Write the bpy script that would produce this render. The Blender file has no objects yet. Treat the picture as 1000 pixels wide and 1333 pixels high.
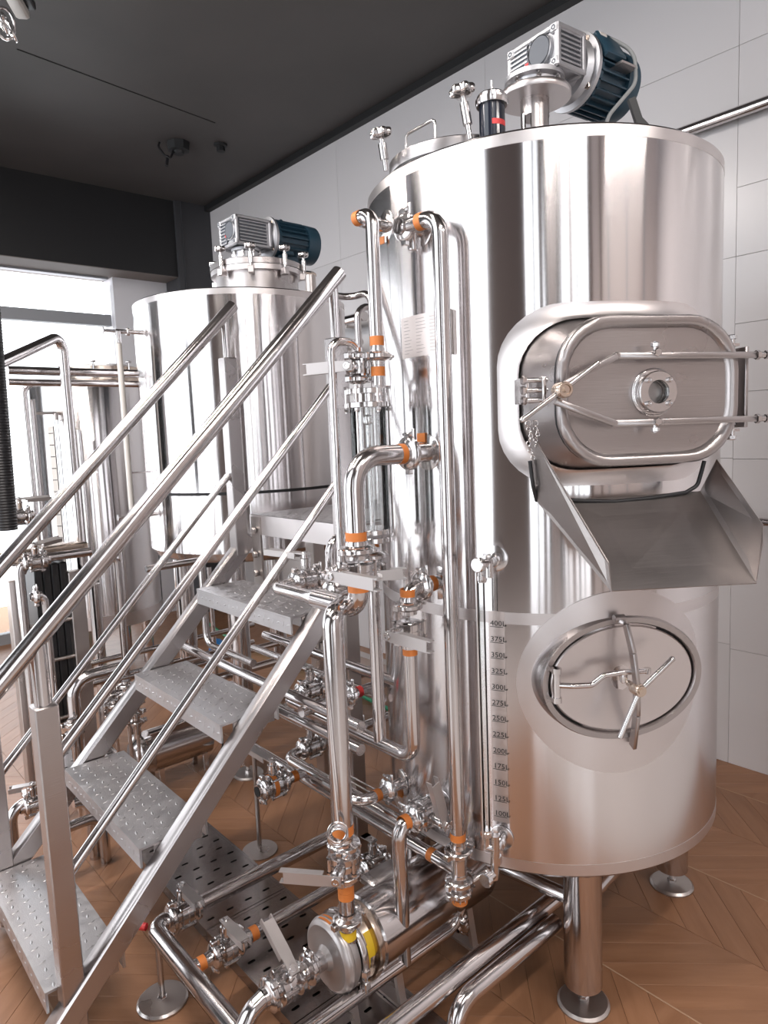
import bpy, math, random
from mathutils import Vector, Matrix
import numpy as np
random.seed(7)
S = bpy.context.scene
COL = S.collection
PI = math.pi
V = Vector

# ------------------------------------------------------------------ camera, world, light, exposure
F, H = 900.27, 1.45                                   # focal length in pixels (1000 x 1333 frame), eye height in metres
RT = V((0.75010307, -0.66010941, -0.04001193))
UP = V((0.10289632, 0.0567301, 0.99307303))
FW = V((0.65326697, 0.74902421, -0.11047625))
EYE = V((0, 0, H))
cam_d = bpy.data.cameras.new('camera')
cam = bpy.data.objects.new('camera', cam_d)
COL.objects.link(cam)
cam_d.sensor_fit = 'HORIZONTAL'; cam_d.sensor_width = 36; cam_d.lens = F * 36 / 1000
cam_d.clip_start = 0.02; cam_d.clip_end = 200
cam.matrix_world = Matrix(((RT.x, UP.x, -FW.x, 0), (RT.y, UP.y, -FW.y, 0), (RT.z, UP.z, -FW.z, H), (0, 0, 0, 1)))
S.camera = cam

world = bpy.data.worlds.new('sky'); S.world = world; world.use_nodes = True
bg = world.node_tree.nodes['Background']
bg.inputs['Color'].default_value = (0.93, 0.95, 1.0, 1)
bg.inputs['Strength'].default_value = 3.6

S.view_settings.view_transform = 'Standard'; S.view_settings.look = 'None'
S.view_settings.exposure = 0.14; S.view_settings.gamma = 1.0
S.view_settings.use_curve_mapping = False
S.cycles.use_denoising = True
S.cycles.max_bounces = 10; S.cycles.glossy_bounces = 8; S.cycles.diffuse_bounces = 5
S.cycles.transmission_bounces = 8; S.cycles.transparent_max_bounces = 12
S.cycles.sample_clamp_indirect = 6.0
S.cycles.caustics_reflective = False; S.cycles.caustics_refractive = False

CEIL = 3.387; HALL = 5.8; WX = 2.93; WY = 5.66; LX = -2.6; BY = -2.9
def portal(loc, rot, sx, sy):
    l = bpy.data.lights.new('window_daylight', 'AREA'); l.shape = 'RECTANGLE'; l.size = sx; l.size_y = sy
    l.cycles.is_portal = True
    o = bpy.data.objects.new('window_daylight', l); COL.objects.link(o); o.location = loc; o.rotation_euler = rot
portal((LX - .02, 3.1, 2.8), (0, -PI / 2, 0), 5.4, 4.9)
portal((-1.25, BY - .22, 2.8), (PI / 2, 0, 0), 2.3, 5.2)
portal((LX - .22, -1.95, 2.8), (0, -PI / 2, 0), 5.2, 1.5)
portal((-.2, WY + .02, 1.4), (-PI / 2, 0, 0), 4.7, 2.7)
def lamp(x, y, w, h, p, rz=0):  # fill light added out of view to lift floor and walls
    l = bpy.data.lights.new('added_fill_light', 'AREA'); l.shape = 'RECTANGLE'; l.size = w; l.size_y = h; l.energy = p
    l.color = (1.0, .93, .88)
    o = bpy.data.objects.new('added_fill_light', l); COL.objects.link(o); o.location = (x, y, CEIL - .12); o.rotation_euler = (0, 0, rz)
lamp(.2, -.6, 1.2, .12, 34); lamp(1.5, -1.6, 1.2, .12, 34); lamp(-.15, 2.6, 1.2, .12, 34); lamp(.0, 1.3, 1.2, .12, 30); lamp(-.1, 4.0, 1.2, .12, 30)

# ------------------------------------------------------------------ helpers: photo pixel -> point on a world plane
def ray(u, v):
    return RT * ((u - 500) / F) + UP * ((666.5 - v) / F) + FW
def on(u, v, ax, val):
    d = ray(u, v); return EYE + d * ((val - EYE[ax]) / d[ax])
def onX(u, v, x): return on(u, v, 0, x)
def onY(u, v, y): return on(u, v, 1, y)
def onZ(u, v, z): return on(u, v, 2, z)
def go(P, ax, px):
    """the point reached from P along a world axis when its picture column (x, y) or row (z) is px"""
    D = V((0, 0, 0)); D['xyz'.index(ax)] = 1.0
    q = P - EYE
    if ax == 'z': a, b, k = q.dot(UP), D.dot(UP), (666.5 - px) / F
    else: a, b, k = q.dot(RT), D.dot(RT), (px - 500) / F
    c, e = q.dot(FW), D.dot(FW)
    return P + D * ((k * c - a) / (b - k * e))
def route(P, *steps):
    pts = [V(P)]
    for ax, px in steps:
        if ax in 'XYZ':
            q = pts[-1].copy(); q['XYZ'.index(ax)] = px; pts.append(q)
        else: pts.append(go(pts[-1], ax, px))
    return pts
def on_tank(u, v, c, r):
    d = ray(u, v); o = V((-c[0], -c[1])); dd = V((d.x, d.y))
    a, b, k = dd.dot(dd), 2 * o.dot(dd), o.dot(o) - r * r
    t = (-b - math.sqrt(max(b * b - 4 * a * k, 0))) / 2 / a
    return EYE + d * t

# ------------------------------------------------------------------ materials
def new_mat(name):
    m = bpy.data.materials.new(name); m.use_nodes = True
    return m, m.node_tree.nodes, m.node_tree.links, m.node_tree.nodes['Principled BSDF']
def simple(name, col, rough=.5, metal=0., **kw):
    m, n, l, b = new_mat(name)
    b.inputs['Base Color'].default_value = (*col, 1); b.inputs['Roughness'].default_value = rough
    b.inputs['Metallic'].default_value = metal
    for k, v in kw.items(): b.inputs[k.replace('_', ' ')].default_value = v
    return m
def metal(name, col, rough, var=.06, scale=(8, 8, 8), bump=0., bscale=(300, 300, 4), aniso=0., dent=0.):
    m, n, l, b = new_mat(name)
    b.inputs['Metallic'].default_value = 1.0
    tc = n.new('ShaderNodeTexCoord'); mp = n.new('ShaderNodeMapping'); mp.inputs['Scale'].default_value = scale
    nz = n.new('ShaderNodeTexNoise'); nz.inputs['Scale'].default_value = 1.0; nz.inputs['Detail'].default_value = 3
    l.new(tc.outputs['Object'], mp.inputs['Vector']); l.new(mp.outputs['Vector'], nz.inputs['Vector'])
    mr = n.new('ShaderNodeMapRange'); mr.inputs['To Min'].default_value = max(rough - var, .01); mr.inputs['To Max'].default_value = rough + var
    mr.inputs['From Min'].default_value = .3; mr.inputs['From Max'].default_value = .7
    l.new(nz.outputs['Fac'], mr.inputs['Value']); l.new(mr.outputs['Result'], b.inputs['Roughness'])
    b.inputs['Base Color'].default_value = (*col, 1)
    b.inputs['Anisotropic'].default_value = aniso
    if aniso:
        tg = n.new('ShaderNodeTangent'); tg.direction_type = 'RADIAL'; tg.axis = 'Z'; l.new(tg.outputs[0], b.inputs['Tangent'])
        b.inputs['Anisotropic Rotation'].default_value = .25
    last = None
    if dent:
        n3 = n.new('ShaderNodeTexNoise'); n3.inputs['Scale'].default_value = 2.6; n3.inputs['Detail'].default_value = 1.0
        mp3 = n.new('ShaderNodeMapping'); mp3.inputs['Scale'].default_value = (1, 1, .55)
        l.new(tc.outputs['Object'], mp3.inputs['Vector']); l.new(mp3.outputs['Vector'], n3.inputs['Vector'])
        b3 = n.new('ShaderNodeBump'); b3.inputs['Strength'].default_value = 1.0; b3.inputs['Distance'].default_value = dent
        l.new(n3.outputs['Fac'], b3.inputs['Height']); last = b3
    if bump:
        mp2 = n.new('ShaderNodeMapping'); mp2.inputs['Scale'].default_value = bscale
        n2 = n.new('ShaderNodeTexNoise'); n2.inputs['Scale'].default_value = 1.0; n2.inputs['Detail'].default_value = 2
        bp = n.new('ShaderNodeBump'); bp.inputs['Strength'].default_value = bump; bp.inputs['Distance'].default_value = .001
        l.new(tc.outputs['Object'], mp2.inputs['Vector']); l.new(mp2.outputs['Vector'], n2.inputs['Vector'])
        l.new(n2.outputs['Fac'], bp.inputs['Height'])
        if last: l.new(last.outputs['Normal'], bp.inputs['Normal'])
        last = bp
    if last: l.new(last.outputs['Normal'], b.inputs['Normal'])
    return m
M = {}
M['tank'] = metal('brushed_tank_steel', (.70, .672, .672), .145, .012, (3, 3, 1.5), aniso=1.0, dent=.0022)
M['satin'] = metal('satin_steel', (.66, .62, .615), .33, .05, (10, 10, 10))
M['brushed'] = metal('brushed_flat_steel', (.43, .40, .395), .30, .06, (5, 5, 5), .25, (14, 14, 400))
M['pipe'] = metal('polished_pipe_steel', (.58, .548, .543), .15, .03, (12, 12, 12))
M['mirror'] = metal('polished_fitting_steel', (.64, .615, .61), .17, .03, (20, 20, 20))
M['dull'] = metal('dull_steel', (.50, .46, .44), .33, .08, (9, 9, 9))
M['perf'] = metal('dark_tray_steel', (.36, .33, .32), .20, .04, (5, 5, 5))
M['tread'] = metal('checker_plate_steel', (.50, .49, .50), .42, .08, (30, 30, 30), .3, (260, 260, 260))
M['chute'] = metal('dull_chute_steel', (.36, .33, .32), .36, .05, (4, 4, 4), .2, (12, 12, 300))
M['cast'] = metal('cast_aluminium', (.56, .56, .58), .48, .05, (30, 30, 30), .25, (240, 240, 240))
M['bronze'] = metal('warm_steel', (.62, .52, .44), .24, .05)
M['black_hole'] = simple('shade_and_joint_black', (.012, .012, .013), .7)  # near-black standing in for shade inside openings, also for joints and cracks
M['rubber'] = simple('black_rubber', (.015, .015, .017), .45)
M['hose'] = simple('black_hose_plastic', (.012, .012, .014), .35)
M['blue'] = simple('blue_motor_paint', (.022, .060, .092), .36)
M['greydisc'] = simple('grey_cap_and_rib_shade', (.12, .13, .15), .45)  # cap colour, also paints the shade behind the gearbox ribs
M['tape'] = simple('orange_tape', (.62, .19, .04), .55)
M['yellow'] = simple('yellow_sticker', (.85, .55, .03), .5)
M['red'] = simple('red_sticker', (.75, .06, .06), .5)
M['paper'] = simple('pale_label', (.70, .66, .62), .45)
M['nameplate'] = metal('etched_nameplate_steel', (.62, .56, .54), .42, .04)
M['ink'] = simple('black_ink', (.02, .02, .02), .6)
M['inkgrey'] = simple('grey_ink', (.30, .28, .27), .6)
M['cable'] = simple('grey_cable', (.34, .35, .35), .5)
M['green'] = simple('green_hose', (.02, .36, .16), .4)
M['bluep'] = simple('blue_plastic', (.02, .20, .55), .4)
M['hx'] = simple('black_painted_plate', (.022, .022, .024), .42)
M['beam'] = simple('charcoal_beam_paint', (.012, .012, .013), .55)
M['column'] = simple('dark_grey_column_paint', (.05, .05, .055), .5)
M['frame'] = simple('grey_window_frame', (.30, .31, .33), .45)
M['handle'] = metal('satin_lever_steel', (.46, .43, .425), .36, .04); M['handle'].node_tree.nodes['Principled BSDF'].inputs['Metallic'].default_value = .7
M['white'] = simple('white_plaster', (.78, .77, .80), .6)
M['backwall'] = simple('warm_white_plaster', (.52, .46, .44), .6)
M['darkwood'] = simple('dark_brown_panel', (.09, .05, .035), .5)
M['grout'] = simple('pale_joint', (.44, .28, .18), .8)
M['groutdark'] = simple('grey_panel_joint', (.50, .48, .50), .8)
M['reflectortile'] = simple('pale_reflector_tile', (.62, .58, .56), .3)
M['taupe'] = simple('taupe_wall_cladding', (.085, .065, .058), .5)
M['lampwhite'] = simple('lamp_body_white', (.55, .52, .48), .4)
def glassmat(name, col=(1, 1, 1), rough=0., thin=True):
    m, n, l, b = new_mat(name)
    g = n.new('ShaderNodeBsdfGlossy'); g.inputs['Roughness'].default_value = .02
    t = n.new('ShaderNodeBsdfTransparent'); t.inputs['Color'].default_value = (*col, 1)
    f = n.new('ShaderNodeFresnel'); f.inputs['IOR'].default_value = 1.5
    x = n.new('ShaderNodeMixShader'); l.new(f.outputs[0], x.inputs[0]); l.new(t.outputs[0], x.inputs[1]); l.new(g.outputs[0], x.inputs[2])
    l.new(x.outputs[0], n['Material Output'].inputs['Surface'])
    return m
M['glass'] = glassmat('clear_glass', (.975, .985, .985))
M['window'] = glassmat('window_glass', (.97, .98, .98))
def _wood():
    m, n, l, b = new_mat('oak_plank')
    tc = n.new('ShaderNodeTexCoord'); oi = n.new('ShaderNodeObjectInfo')
    av = n.new('ShaderNodeVectorMath'); av.operation = 'ADD'
    sc = n.new('ShaderNodeVectorMath'); sc.operation = 'SCALE'; sc.inputs[0].default_value = (7.3, 3.1, 5.7)
    l.new(oi.outputs['Random'], sc.inputs['Scale']); l.new(tc.outputs['Object'], av.inputs[0]); l.new(sc.outputs[0], av.inputs[1])
    mp = n.new('ShaderNodeMapping'); mp.inputs['Scale'].default_value = (4, 26, 8)
    l.new(av.outputs[0], mp.inputs['Vector'])
    nz = n.new('ShaderNodeTexNoise'); nz.inputs['Scale'].default_value = 1; nz.inputs['Detail'].default_value = 5; nz.inputs['Roughness'].default_value = .6
    l.new(mp.outputs[0], nz.inputs['Vector'])
    cr = n.new('ShaderNodeValToRGB'); e = cr.color_ramp.elements
    e[0].position = .28; e[0].color = (.255, .118, .058, 1); e[1].position = .75; e[1].color = (.350, .176, .095, 1)
    l.new(nz.outputs['Fac'], cr.inputs['Fac'])
    hs = n.new('ShaderNodeHueSaturation'); mr = n.new('ShaderNodeMapRange'); mr.inputs['To Min'].default_value = .92; mr.inputs['To Max'].default_value = 1.10
    l.new(oi.outputs['Random'], mr.inputs['Value']); l.new(mr.outputs[0], hs.inputs['Value']); l.new(cr.outputs[0], hs.inputs['Color'])
    l.new(hs.outputs[0], b.inputs['Base Color']); b.inputs['Roughness'].default_value = .42
    return m
M['wood'] = _wood()
def _panel():
    m, n, l, b = new_mat('glazed_wall_panel')
    oi = n.new('ShaderNodeObjectInfo'); mr = n.new('ShaderNodeMapRange'); mr.inputs['To Min'].default_value = .96; mr.inputs['To Max'].default_value = 1.03
    hs = n.new('ShaderNodeHueSaturation'); hs.inputs['Color'].default_value = (.70, .67, .675, 1)
    l.new(oi.outputs['Random'], mr.inputs['Value']); l.new(mr.outputs[0], hs.inputs['Value']); l.new(hs.outputs[0], b.inputs['Base Color'])
    b.inputs['Roughness'].default_value = .24
    return m
M['panel'] = _panel()
def _ceil():
    m, n, l, b = new_mat('charcoal_ceiling_paint')
    tc = n.new('ShaderNodeTexCoord'); nz = n.new('ShaderNodeTexNoise'); nz.inputs['Scale'].default_value = 1.3; nz.inputs['Detail'].default_value = 6
    l.new(tc.outputs['Object'], nz.inputs['Vector'])
    cr = n.new('ShaderNodeValToRGB'); e = cr.color_ramp.elements
    e[0].position = .3; e[0].color = (.052, .047, .045, 1); e[1].position = .75; e[1].color = (.078, .070, .067, 1)
    l.new(nz.outputs['Fac'], cr.inputs['Fac']); l.new(cr.outputs[0], b.inputs['Base Color']); b.inputs['Roughness'].default_value = .6
    return m
M['ceil'] = _ceil()

# ------------------------------------------------------------------ mesh builder
def frame(d, hint=None):
    d = V(d).normalized()
    h = V(hint) if hint is not None else (V((0, 0, 1)) if abs(d.z) < .9 else V((1, 0, 0)))
    a = (h - d * h.dot(d)).normalized()
    return a, d.cross(a), d
def fillet(pts, rad, n=6):
    pts = [V(p) for p in pts]
    out = [pts[0]]
    for i in range(1, len(pts) - 1):
        p, a, b = pts[i], pts[i - 1] - pts[i], pts[i + 1] - pts[i]
        la, lb = a.length, b.length
        if la < 1e-6 or lb < 1e-6: continue
        a /= la; b /= lb
        ang = a.angle(b)
        if ang > PI - .02: continue
        r = rad[i - 1] if isinstance(rad, (list, tuple)) else rad
        t = r / math.tan(ang / 2); t = min(t, la * .48 if i > 1 else la * .95, lb * .48 if i < len(pts) - 2 else lb * .95)
        r = t * math.tan(ang / 2)
        s, e = p + a * t, p + b * t
        c = p + (a + b).normalized() * (r / math.sin(ang / 2))
        u, w = (s - c), (e - c); tot = u.angle(w)
        for k in range(n + 1):
            f = k / n
            out.append(c + (u * math.sin((1 - f) * tot) + w * math.sin(f * tot)) / math.sin(tot))
    out.append(pts[-1])
    res = [out[0]]
    for p in out[1:]:
        if (p - res[-1]).length > 1e-5: res.append(p)
    return res
class MB:
    def __init__(s): s.v = []; s.f = []
    def add(s, vs, fs):
        o = len(s.v); s.v += [tuple(x) for x in vs]; s.f += [tuple(i + o for i in f) for f in fs]; return s
    def sweep(s, pts, r, seg=14, cap=True):
        pts = [V(p) for p in pts]; n = len(pts)
        tang = []
        for i in range(n):
            a = pts[min(i + 1, n - 1)] - pts[max(i - 1, 0)]
            if 0 < i < n - 1:
                a = (pts[i + 1] - pts[i]).normalized() + (pts[i] - pts[i - 1]).normalized()
            tang.append(a.normalized())
        A, B, _ = frame(tang[0]); vs = []
        for i in range(n):
            if i:
                A = (A - tang[i] * A.dot(tang[i])).normalized(); B = tang[i].cross(A)
            rr = r[i] if isinstance(r, (list, tuple)) else r
            for k in range(seg):
                t = 2 * PI * k / seg; vs.append(pts[i] + (A * math.cos(t) + B * math.sin(t)) * rr)
        fs = [(i * seg + k, i * seg + (k + 1) % seg, (i + 1) * seg + (k + 1) % seg, (i + 1) * seg + k) for i in range(n - 1) for k in range(seg)]
        if cap: fs += [tuple(range(seg - 1, -1, -1)), tuple((n - 1) * seg + k for k in range(seg))]
        return s.add(vs, fs)
    def tube(s, pts, r, fil=.03, seg=14, cap=True): return s.sweep(fillet(pts, fil), r, seg, cap)
    def lathe(s, o, d, prof, seg=24, hint=None, arc=1.0, start=0.):
        """prof: list of (height along d, radius); radius 0 closes"""
        A, B, D = frame(d, hint); o = V(o); vs = []; fs = []; rings = []
        full = arc >= .999; ns = seg if full else seg + 1
        for h, r in prof:
            if r <= 1e-6: rings.append([len(vs)]); vs.append(o + D * h)
            else:
                rings.append(list(range(len(vs), len(vs) + ns)))
                for k in range(ns):
                    t = start + 2 * PI * arc * k / seg
                    vs.append(o + D * h + (A * math.cos(t) + B * math.sin(t)) * r)
        for a, b in zip(rings, rings[1:]):
            for k in range(seg):
                k2 = (k + 1) % ns if full else k + 1
                if len(a) == 1 and len(b) == 1: continue
                if len(a) == 1: fs.append((a[0], b[k2], b[k]))
                elif len(b) == 1: fs.append((a[k], a[k2], b[0]))
                else: fs.append((a[k], a[k2], b[k2], b[k]))
        return s.add(vs, fs)
    def cyl(s, a, b, r, r2=None, seg=20, ch=0.):
        a, b = V(a), V(b); L = (b - a).length; r2 = r if r2 is None else r2
        p = [(0, 0), (0, r - ch), (ch, r), (L - ch, r2), (L, r2 - ch), (L, 0)] if ch else [(0, 0), (0, r), (L, r2), (L, 0)]
        return s.lathe(a, b - a, p, seg)
    def box(s, c, size, X=None, Y=None, Z=None, ch=0.):
        c = V(c); X = V(X) if X is not None else V((1, 0, 0)); Y = V(Y) if Y is not None else V((0, 1, 0)); Z = V(Z) if Z is not None else X.cross(Y)
        h = [q / 2 for q in size]
        if not ch:
            vs = [c + X * (h[0] * i) + Y * (h[1] * j) + Z * (h[2] * k) for k in (-1, 1) for j in (-1, 1) for i in (-1, 1)]
            return s.add(vs, [(0, 2, 3, 1), (4, 5, 7, 6), (0, 1, 5, 4), (2, 6, 7, 3), (0, 4, 6, 2), (1, 3, 7, 5)])
        pr = [(-h[0] + ch, -h[1]), (h[0] - ch, -h[1]), (h[0], -h[1] + ch), (h[0], h[1] - ch), (h[0] - ch, h[1]), (-h[0] + ch, h[1]), (-h[0], h[1] - ch), (-h[0], -h[1] + ch)]
        def ring(z, k): return [c + X * (x * k[0]) + Y * (y * k[1]) + Z * z for x, y in pr]
        k = ((h[0] - ch) / h[0], (h[1] - ch) / h[1])
        vs = ring(-h[2], k) + ring(-h[2] + ch, (1, 1)) + ring(h[2] - ch, (1, 1)) + ring(h[2], k)
        fs = [tuple(range(7, -1, -1)), tuple(range(24, 32))]
        for a in range(3): fs += [(a * 8 + i, a * 8 + (i + 1) % 8, a * 8 + 8 + (i + 1) % 8, a * 8 + 8 + i) for i in range(8)]
        return s.add(vs, fs)
    def bar(s, a, b, w, h, up=(0, 0, 1), ch=0.):
        a, b = V(a), V(b); X = (b - a).normalized(); Z = V(up); Z = (Z - X * Z.dot(X)).normalized(); Y = Z.cross(X)
        return s.box((a + b) / 2, ((b - a).length, w, h), X, Y, Z, ch)
    def prism(s, poly, o, X, Y, t):
        """extrude polygon (list of 2d points) by t along X x Y"""
        o, X, Y = V(o), V(X), V(Y); Z = X.cross(Y).normalized(); n = len(poly)
        vs = [o + X * p[0] + Y * p[1] for p in poly] + [o + X * p[0] + Y * p[1] + Z * t for p in poly]
        return s.add(vs, [tuple(range(n - 1, -1, -1)), tuple(range(n, 2 * n))] + [(i, (i + 1) % n, n + (i + 1) % n, n + i) for i in range(n)])
    def sheet(s, pts, t):
        """thin quad/polygon sheet with thickness t"""
        pts = [V(p) for p in pts]; n = len(pts)
        N = (pts[1] - pts[0]).cross(pts[-1] - pts[0]).normalized() * t
        return s.add(pts + [p + N for p in pts], [tuple(range(n - 1, -1, -1)), tuple(range(n, 2 * n))] + [(i, (i + 1) % n, n + (i + 1) % n, n + i) for i in range(n)])
    def torus(s, o, d, R, r, seg=32, rs=8, sx=1., sy=1., hint=None):
        A, B, D = frame(d, hint); o = V(o); vs = []
        for i in range(seg):
            t = 2 * PI * i / seg; c = A * (math.cos(t) * sx) + B * (math.sin(t) * sy); nn = (A * (math.cos(t) * sy) + B * (math.sin(t) * sx)).normalized()
            for k in range(rs):
                p = 2 * PI * k / rs; vs.append(o + c * R + nn * (r * math.cos(p)) + D * (r * math.sin(p)))
        return s.add(vs, [(i * rs + k, ((i + 1) % seg) * rs + k, ((i + 1) % seg) * rs + (k + 1) % rs, i * rs + (k + 1) % rs) for i in range(seg) for k in range(rs)])
    def loft(s, rings, closed=True, cap0=False, cap1=False):
        n = len(rings[0]); vs = [p for r in rings for p in r]; m = n if closed else n - 1
        fs = [(i * n + k, i * n + (k + 1) % n, (i + 1) * n + (k + 1) % n, (i + 1) * n + k) for i in range(len(rings) - 1) for k in range(m)]
        if cap0: fs.append(tuple(range(n - 1, -1, -1)))
        if cap1: fs.append(tuple((len(rings) - 1) * n + k for k in range(n)))
        return s.add(vs, fs)
def hexbolt(mb, p, d, r, h): mb.lathe(p, d, [(0, r), (h * .8, r), (h, r * .8), (h, 0)], 6)

def link(o, parent=None):
    COL.objects.link(o)
    if parent is not None: o.parent = parent
    return o
def base_of(parent):
    b = V((0, 0, 0)); p = parent
    while p is not None: b += p.location; p = p.parent
    return b
def tag(o, label=None, cat=None, group=None, kind=None):
    if label: o['label'] = label
    if cat: o['category'] = cat
    if group: o['group'] = group
    if kind: o['kind'] = kind
    return o
def part(name, mb, mat, parent=None, smooth=38, label=None, kind=None, loc=None):
    base = base_of(parent); at = V(loc) if loc is not None else base
    me = bpy.data.meshes.new(name)
    me.from_pydata([(x - at.x, y - at.y, z - at.z) for x, y, z in mb.v], [], mb.f)
    me.materials.append(M[mat] if isinstance(mat, str) else mat)
    if smooth:
        me.shade_smooth(); me.set_sharp_from_angle(angle=math.radians(smooth))
    me.update()
    o = bpy.data.objects.new(name, me); link(o, parent); o.location = at - base
    return tag(o, label, kind=kind)
def thing(name, label, cat, loc, group=None):
    o = bpy.data.objects.new(name, None); o.empty_display_size = .05; o.location = loc; link(o)
    return tag(o, label, cat, group)
def structure(name, mb, mat, label=None, parent=None, smooth=0):
    o = part(name, mb, mat, parent, smooth)
    if parent is None: o['kind'] = 'structure'
    return tag(o, label)

# ---- sanitary fittings
def clamp(par, p, d, r, side=None, nut=True, name='clamp'):
    """two ferrules and the hinged band that holds them"""
    p = V(p); mb = MB(); R = r + .0125; w = .0085
    mb.lathe(p, d, [(-.020, r * .98), (-.020, r + .0015), (-.012, r + .002), (-w, R - .003), (-w + .001, R), (-.004, R + .0035), (.004, R + .0035), (w - .001, R), (w, R - .003), (.012, r + .002), (.020, r + .0015), (.020, r * .98)], 20)
    A, B, D = frame(d, side)
    for sg in (1, -1):
        mb.box(p + A * sg * (R + .006), (.014, .016, .015), A, B, D, .002)
    c = part(name, mb, 'mirror', par)
    if nut:
        nb = MB(); q = p + A * (R + .009)
        nb.cyl(q - B * .016, q + B * .018, .0034, seg=8)
        nb.lathe(q + B * .009, B, [(0, .0065), (.008, .006), (.008, 0)], 8)
        nb.box(q + B * .018, (.026, .010, .0035), A, B, D, .001)
        part('wing_nut', nb, 'mirror', c)
    return c
def tape(par, p, d, r, w=.018, mat='tape', name='tape'):
    p = V(p); D = V(d).normalized()
    mb = MB(); mb.lathe(p - D * w / 2, D, [(0, r - .0004), (0, r + .0007), (w, r + .0007), (w, r - .0004)], 18)
    return part(name, mb, mat, par)
def flange_disc(par, p, d, R, t=.004, name='port_disc', mat='mirror', hole=0.):
    mb = MB(); mb.lathe(p, d, [(0, hole), (0, R), (t * .7, R), (t, R - .002), (t, hole)], 32)
    return part(name, mb, mat, par)
def butterfly(label, p, d, r, stem, lever, L=.12, group='butterfly valves on the pipework', clamps=True, two=True, cat='valve', tag_col=True, sc=1.0):
    """valve body between two ferrules, a stem, and a folded sheet lever"""
    p = V(p); t = thing('butterfly_valve', label, cat, p, group)
    stem = V(stem).normalized(); d = V(d).normalized(); stem = (stem - d * stem.dot(d)).normalized()
    R = r + .015; mb = MB()
    mb.lathe(p, d, [(-.017, 0), (-.017, R - .004), (-.015, R), (-.002, R), (-.002, R - .003), (.002, R - .003), (.002, R), (.015, R), (.017, R - .004), (.017, 0)], 24)
    part('body', mb, 'mirror', t)
    A, B, D = frame(d, stem)
    for k in range(4):
        a = PI / 4 + k * PI / 2; q = p + (A * math.cos(a) + B * math.sin(a)) * (R + .003)
        bb = MB(); bb.cyl(q - D * .021, q + D * .021, .0042, seg=8); hexbolt(bb, q + D * .016, D, .0065, .006); hexbolt(bb, q - D * .016, -D, .0065, .006)
        part('bolt', bb, 'mirror', t)
    if clamps:
        for sg in ((1, -1) if two else (1,)): clamp(t, p + D * sg * .036, D, r, side=A if sg > 0 else -A)
    q = p + stem * (R + .040)
    nk = MB(); nk.cyl(p + stem * (R - .004), q + stem * .004, .0105, seg=16); nk.lathe(p + stem * (R + .006), stem, [(0, .0105), (0, .0145), (.026, .0145), (.028, .012), (.028, .009)], 16)
    part('neck', nk, 'mirror', t)
    lv = V(lever); lv = (lv - stem * lv.dot(stem)).normalized(); sd = stem.cross(lv)
    hb = MB(); q0 = q + stem * .004
    prof = [(-.012, -.011), (.012, -.012), (.04, -.0135), (L, -.0135), (L, .0135), (.04, .0135), (.012, .012), (-.012, .011)]
    hb.prism(prof, q0, lv, sd, .003)
    for sg in (1, -1):
        hb.box(q0 + lv * (.04 + L) * .5 + sd * sg * .0125 - stem * .006, (L - .02, .0026, .016), lv, sd, stem)
    part('handle', hb, 'handle', t)
    sb = MB(); sb.lathe(q0 + stem * .002, stem, [(0, .0095), (.004, .0095), (.005, .0085), (.005, .005), (.003, .005), (.003, 0)], 16)
    part('screw', sb, 'mirror', t)
    return t
def pipe(label, pts, r, fil=None, clamps=(), tapes=(), group=None, mat='pipe', name='pipe', seg=16, loc=None):
    pts = [V(p) for p in pts]
    t = thing(name, label, 'pipe', loc if loc is not None else pts[-1], group)
    mb = MB(); mb.tube(pts, r, fil if fil is not None else r * 2.1, seg)
    part('tube', mb, mat, t)
    for c in clamps: clamp(t, c[0], c[1], r if len(c) < 3 else c[2])
    for c in tapes: tape(t, c[0], c[1], r, *(c[2:3]))
    return t
EX, EY, EZ = V((1, 0, 0)), V((0, 1, 0)), V((0, 0, 1))

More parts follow.
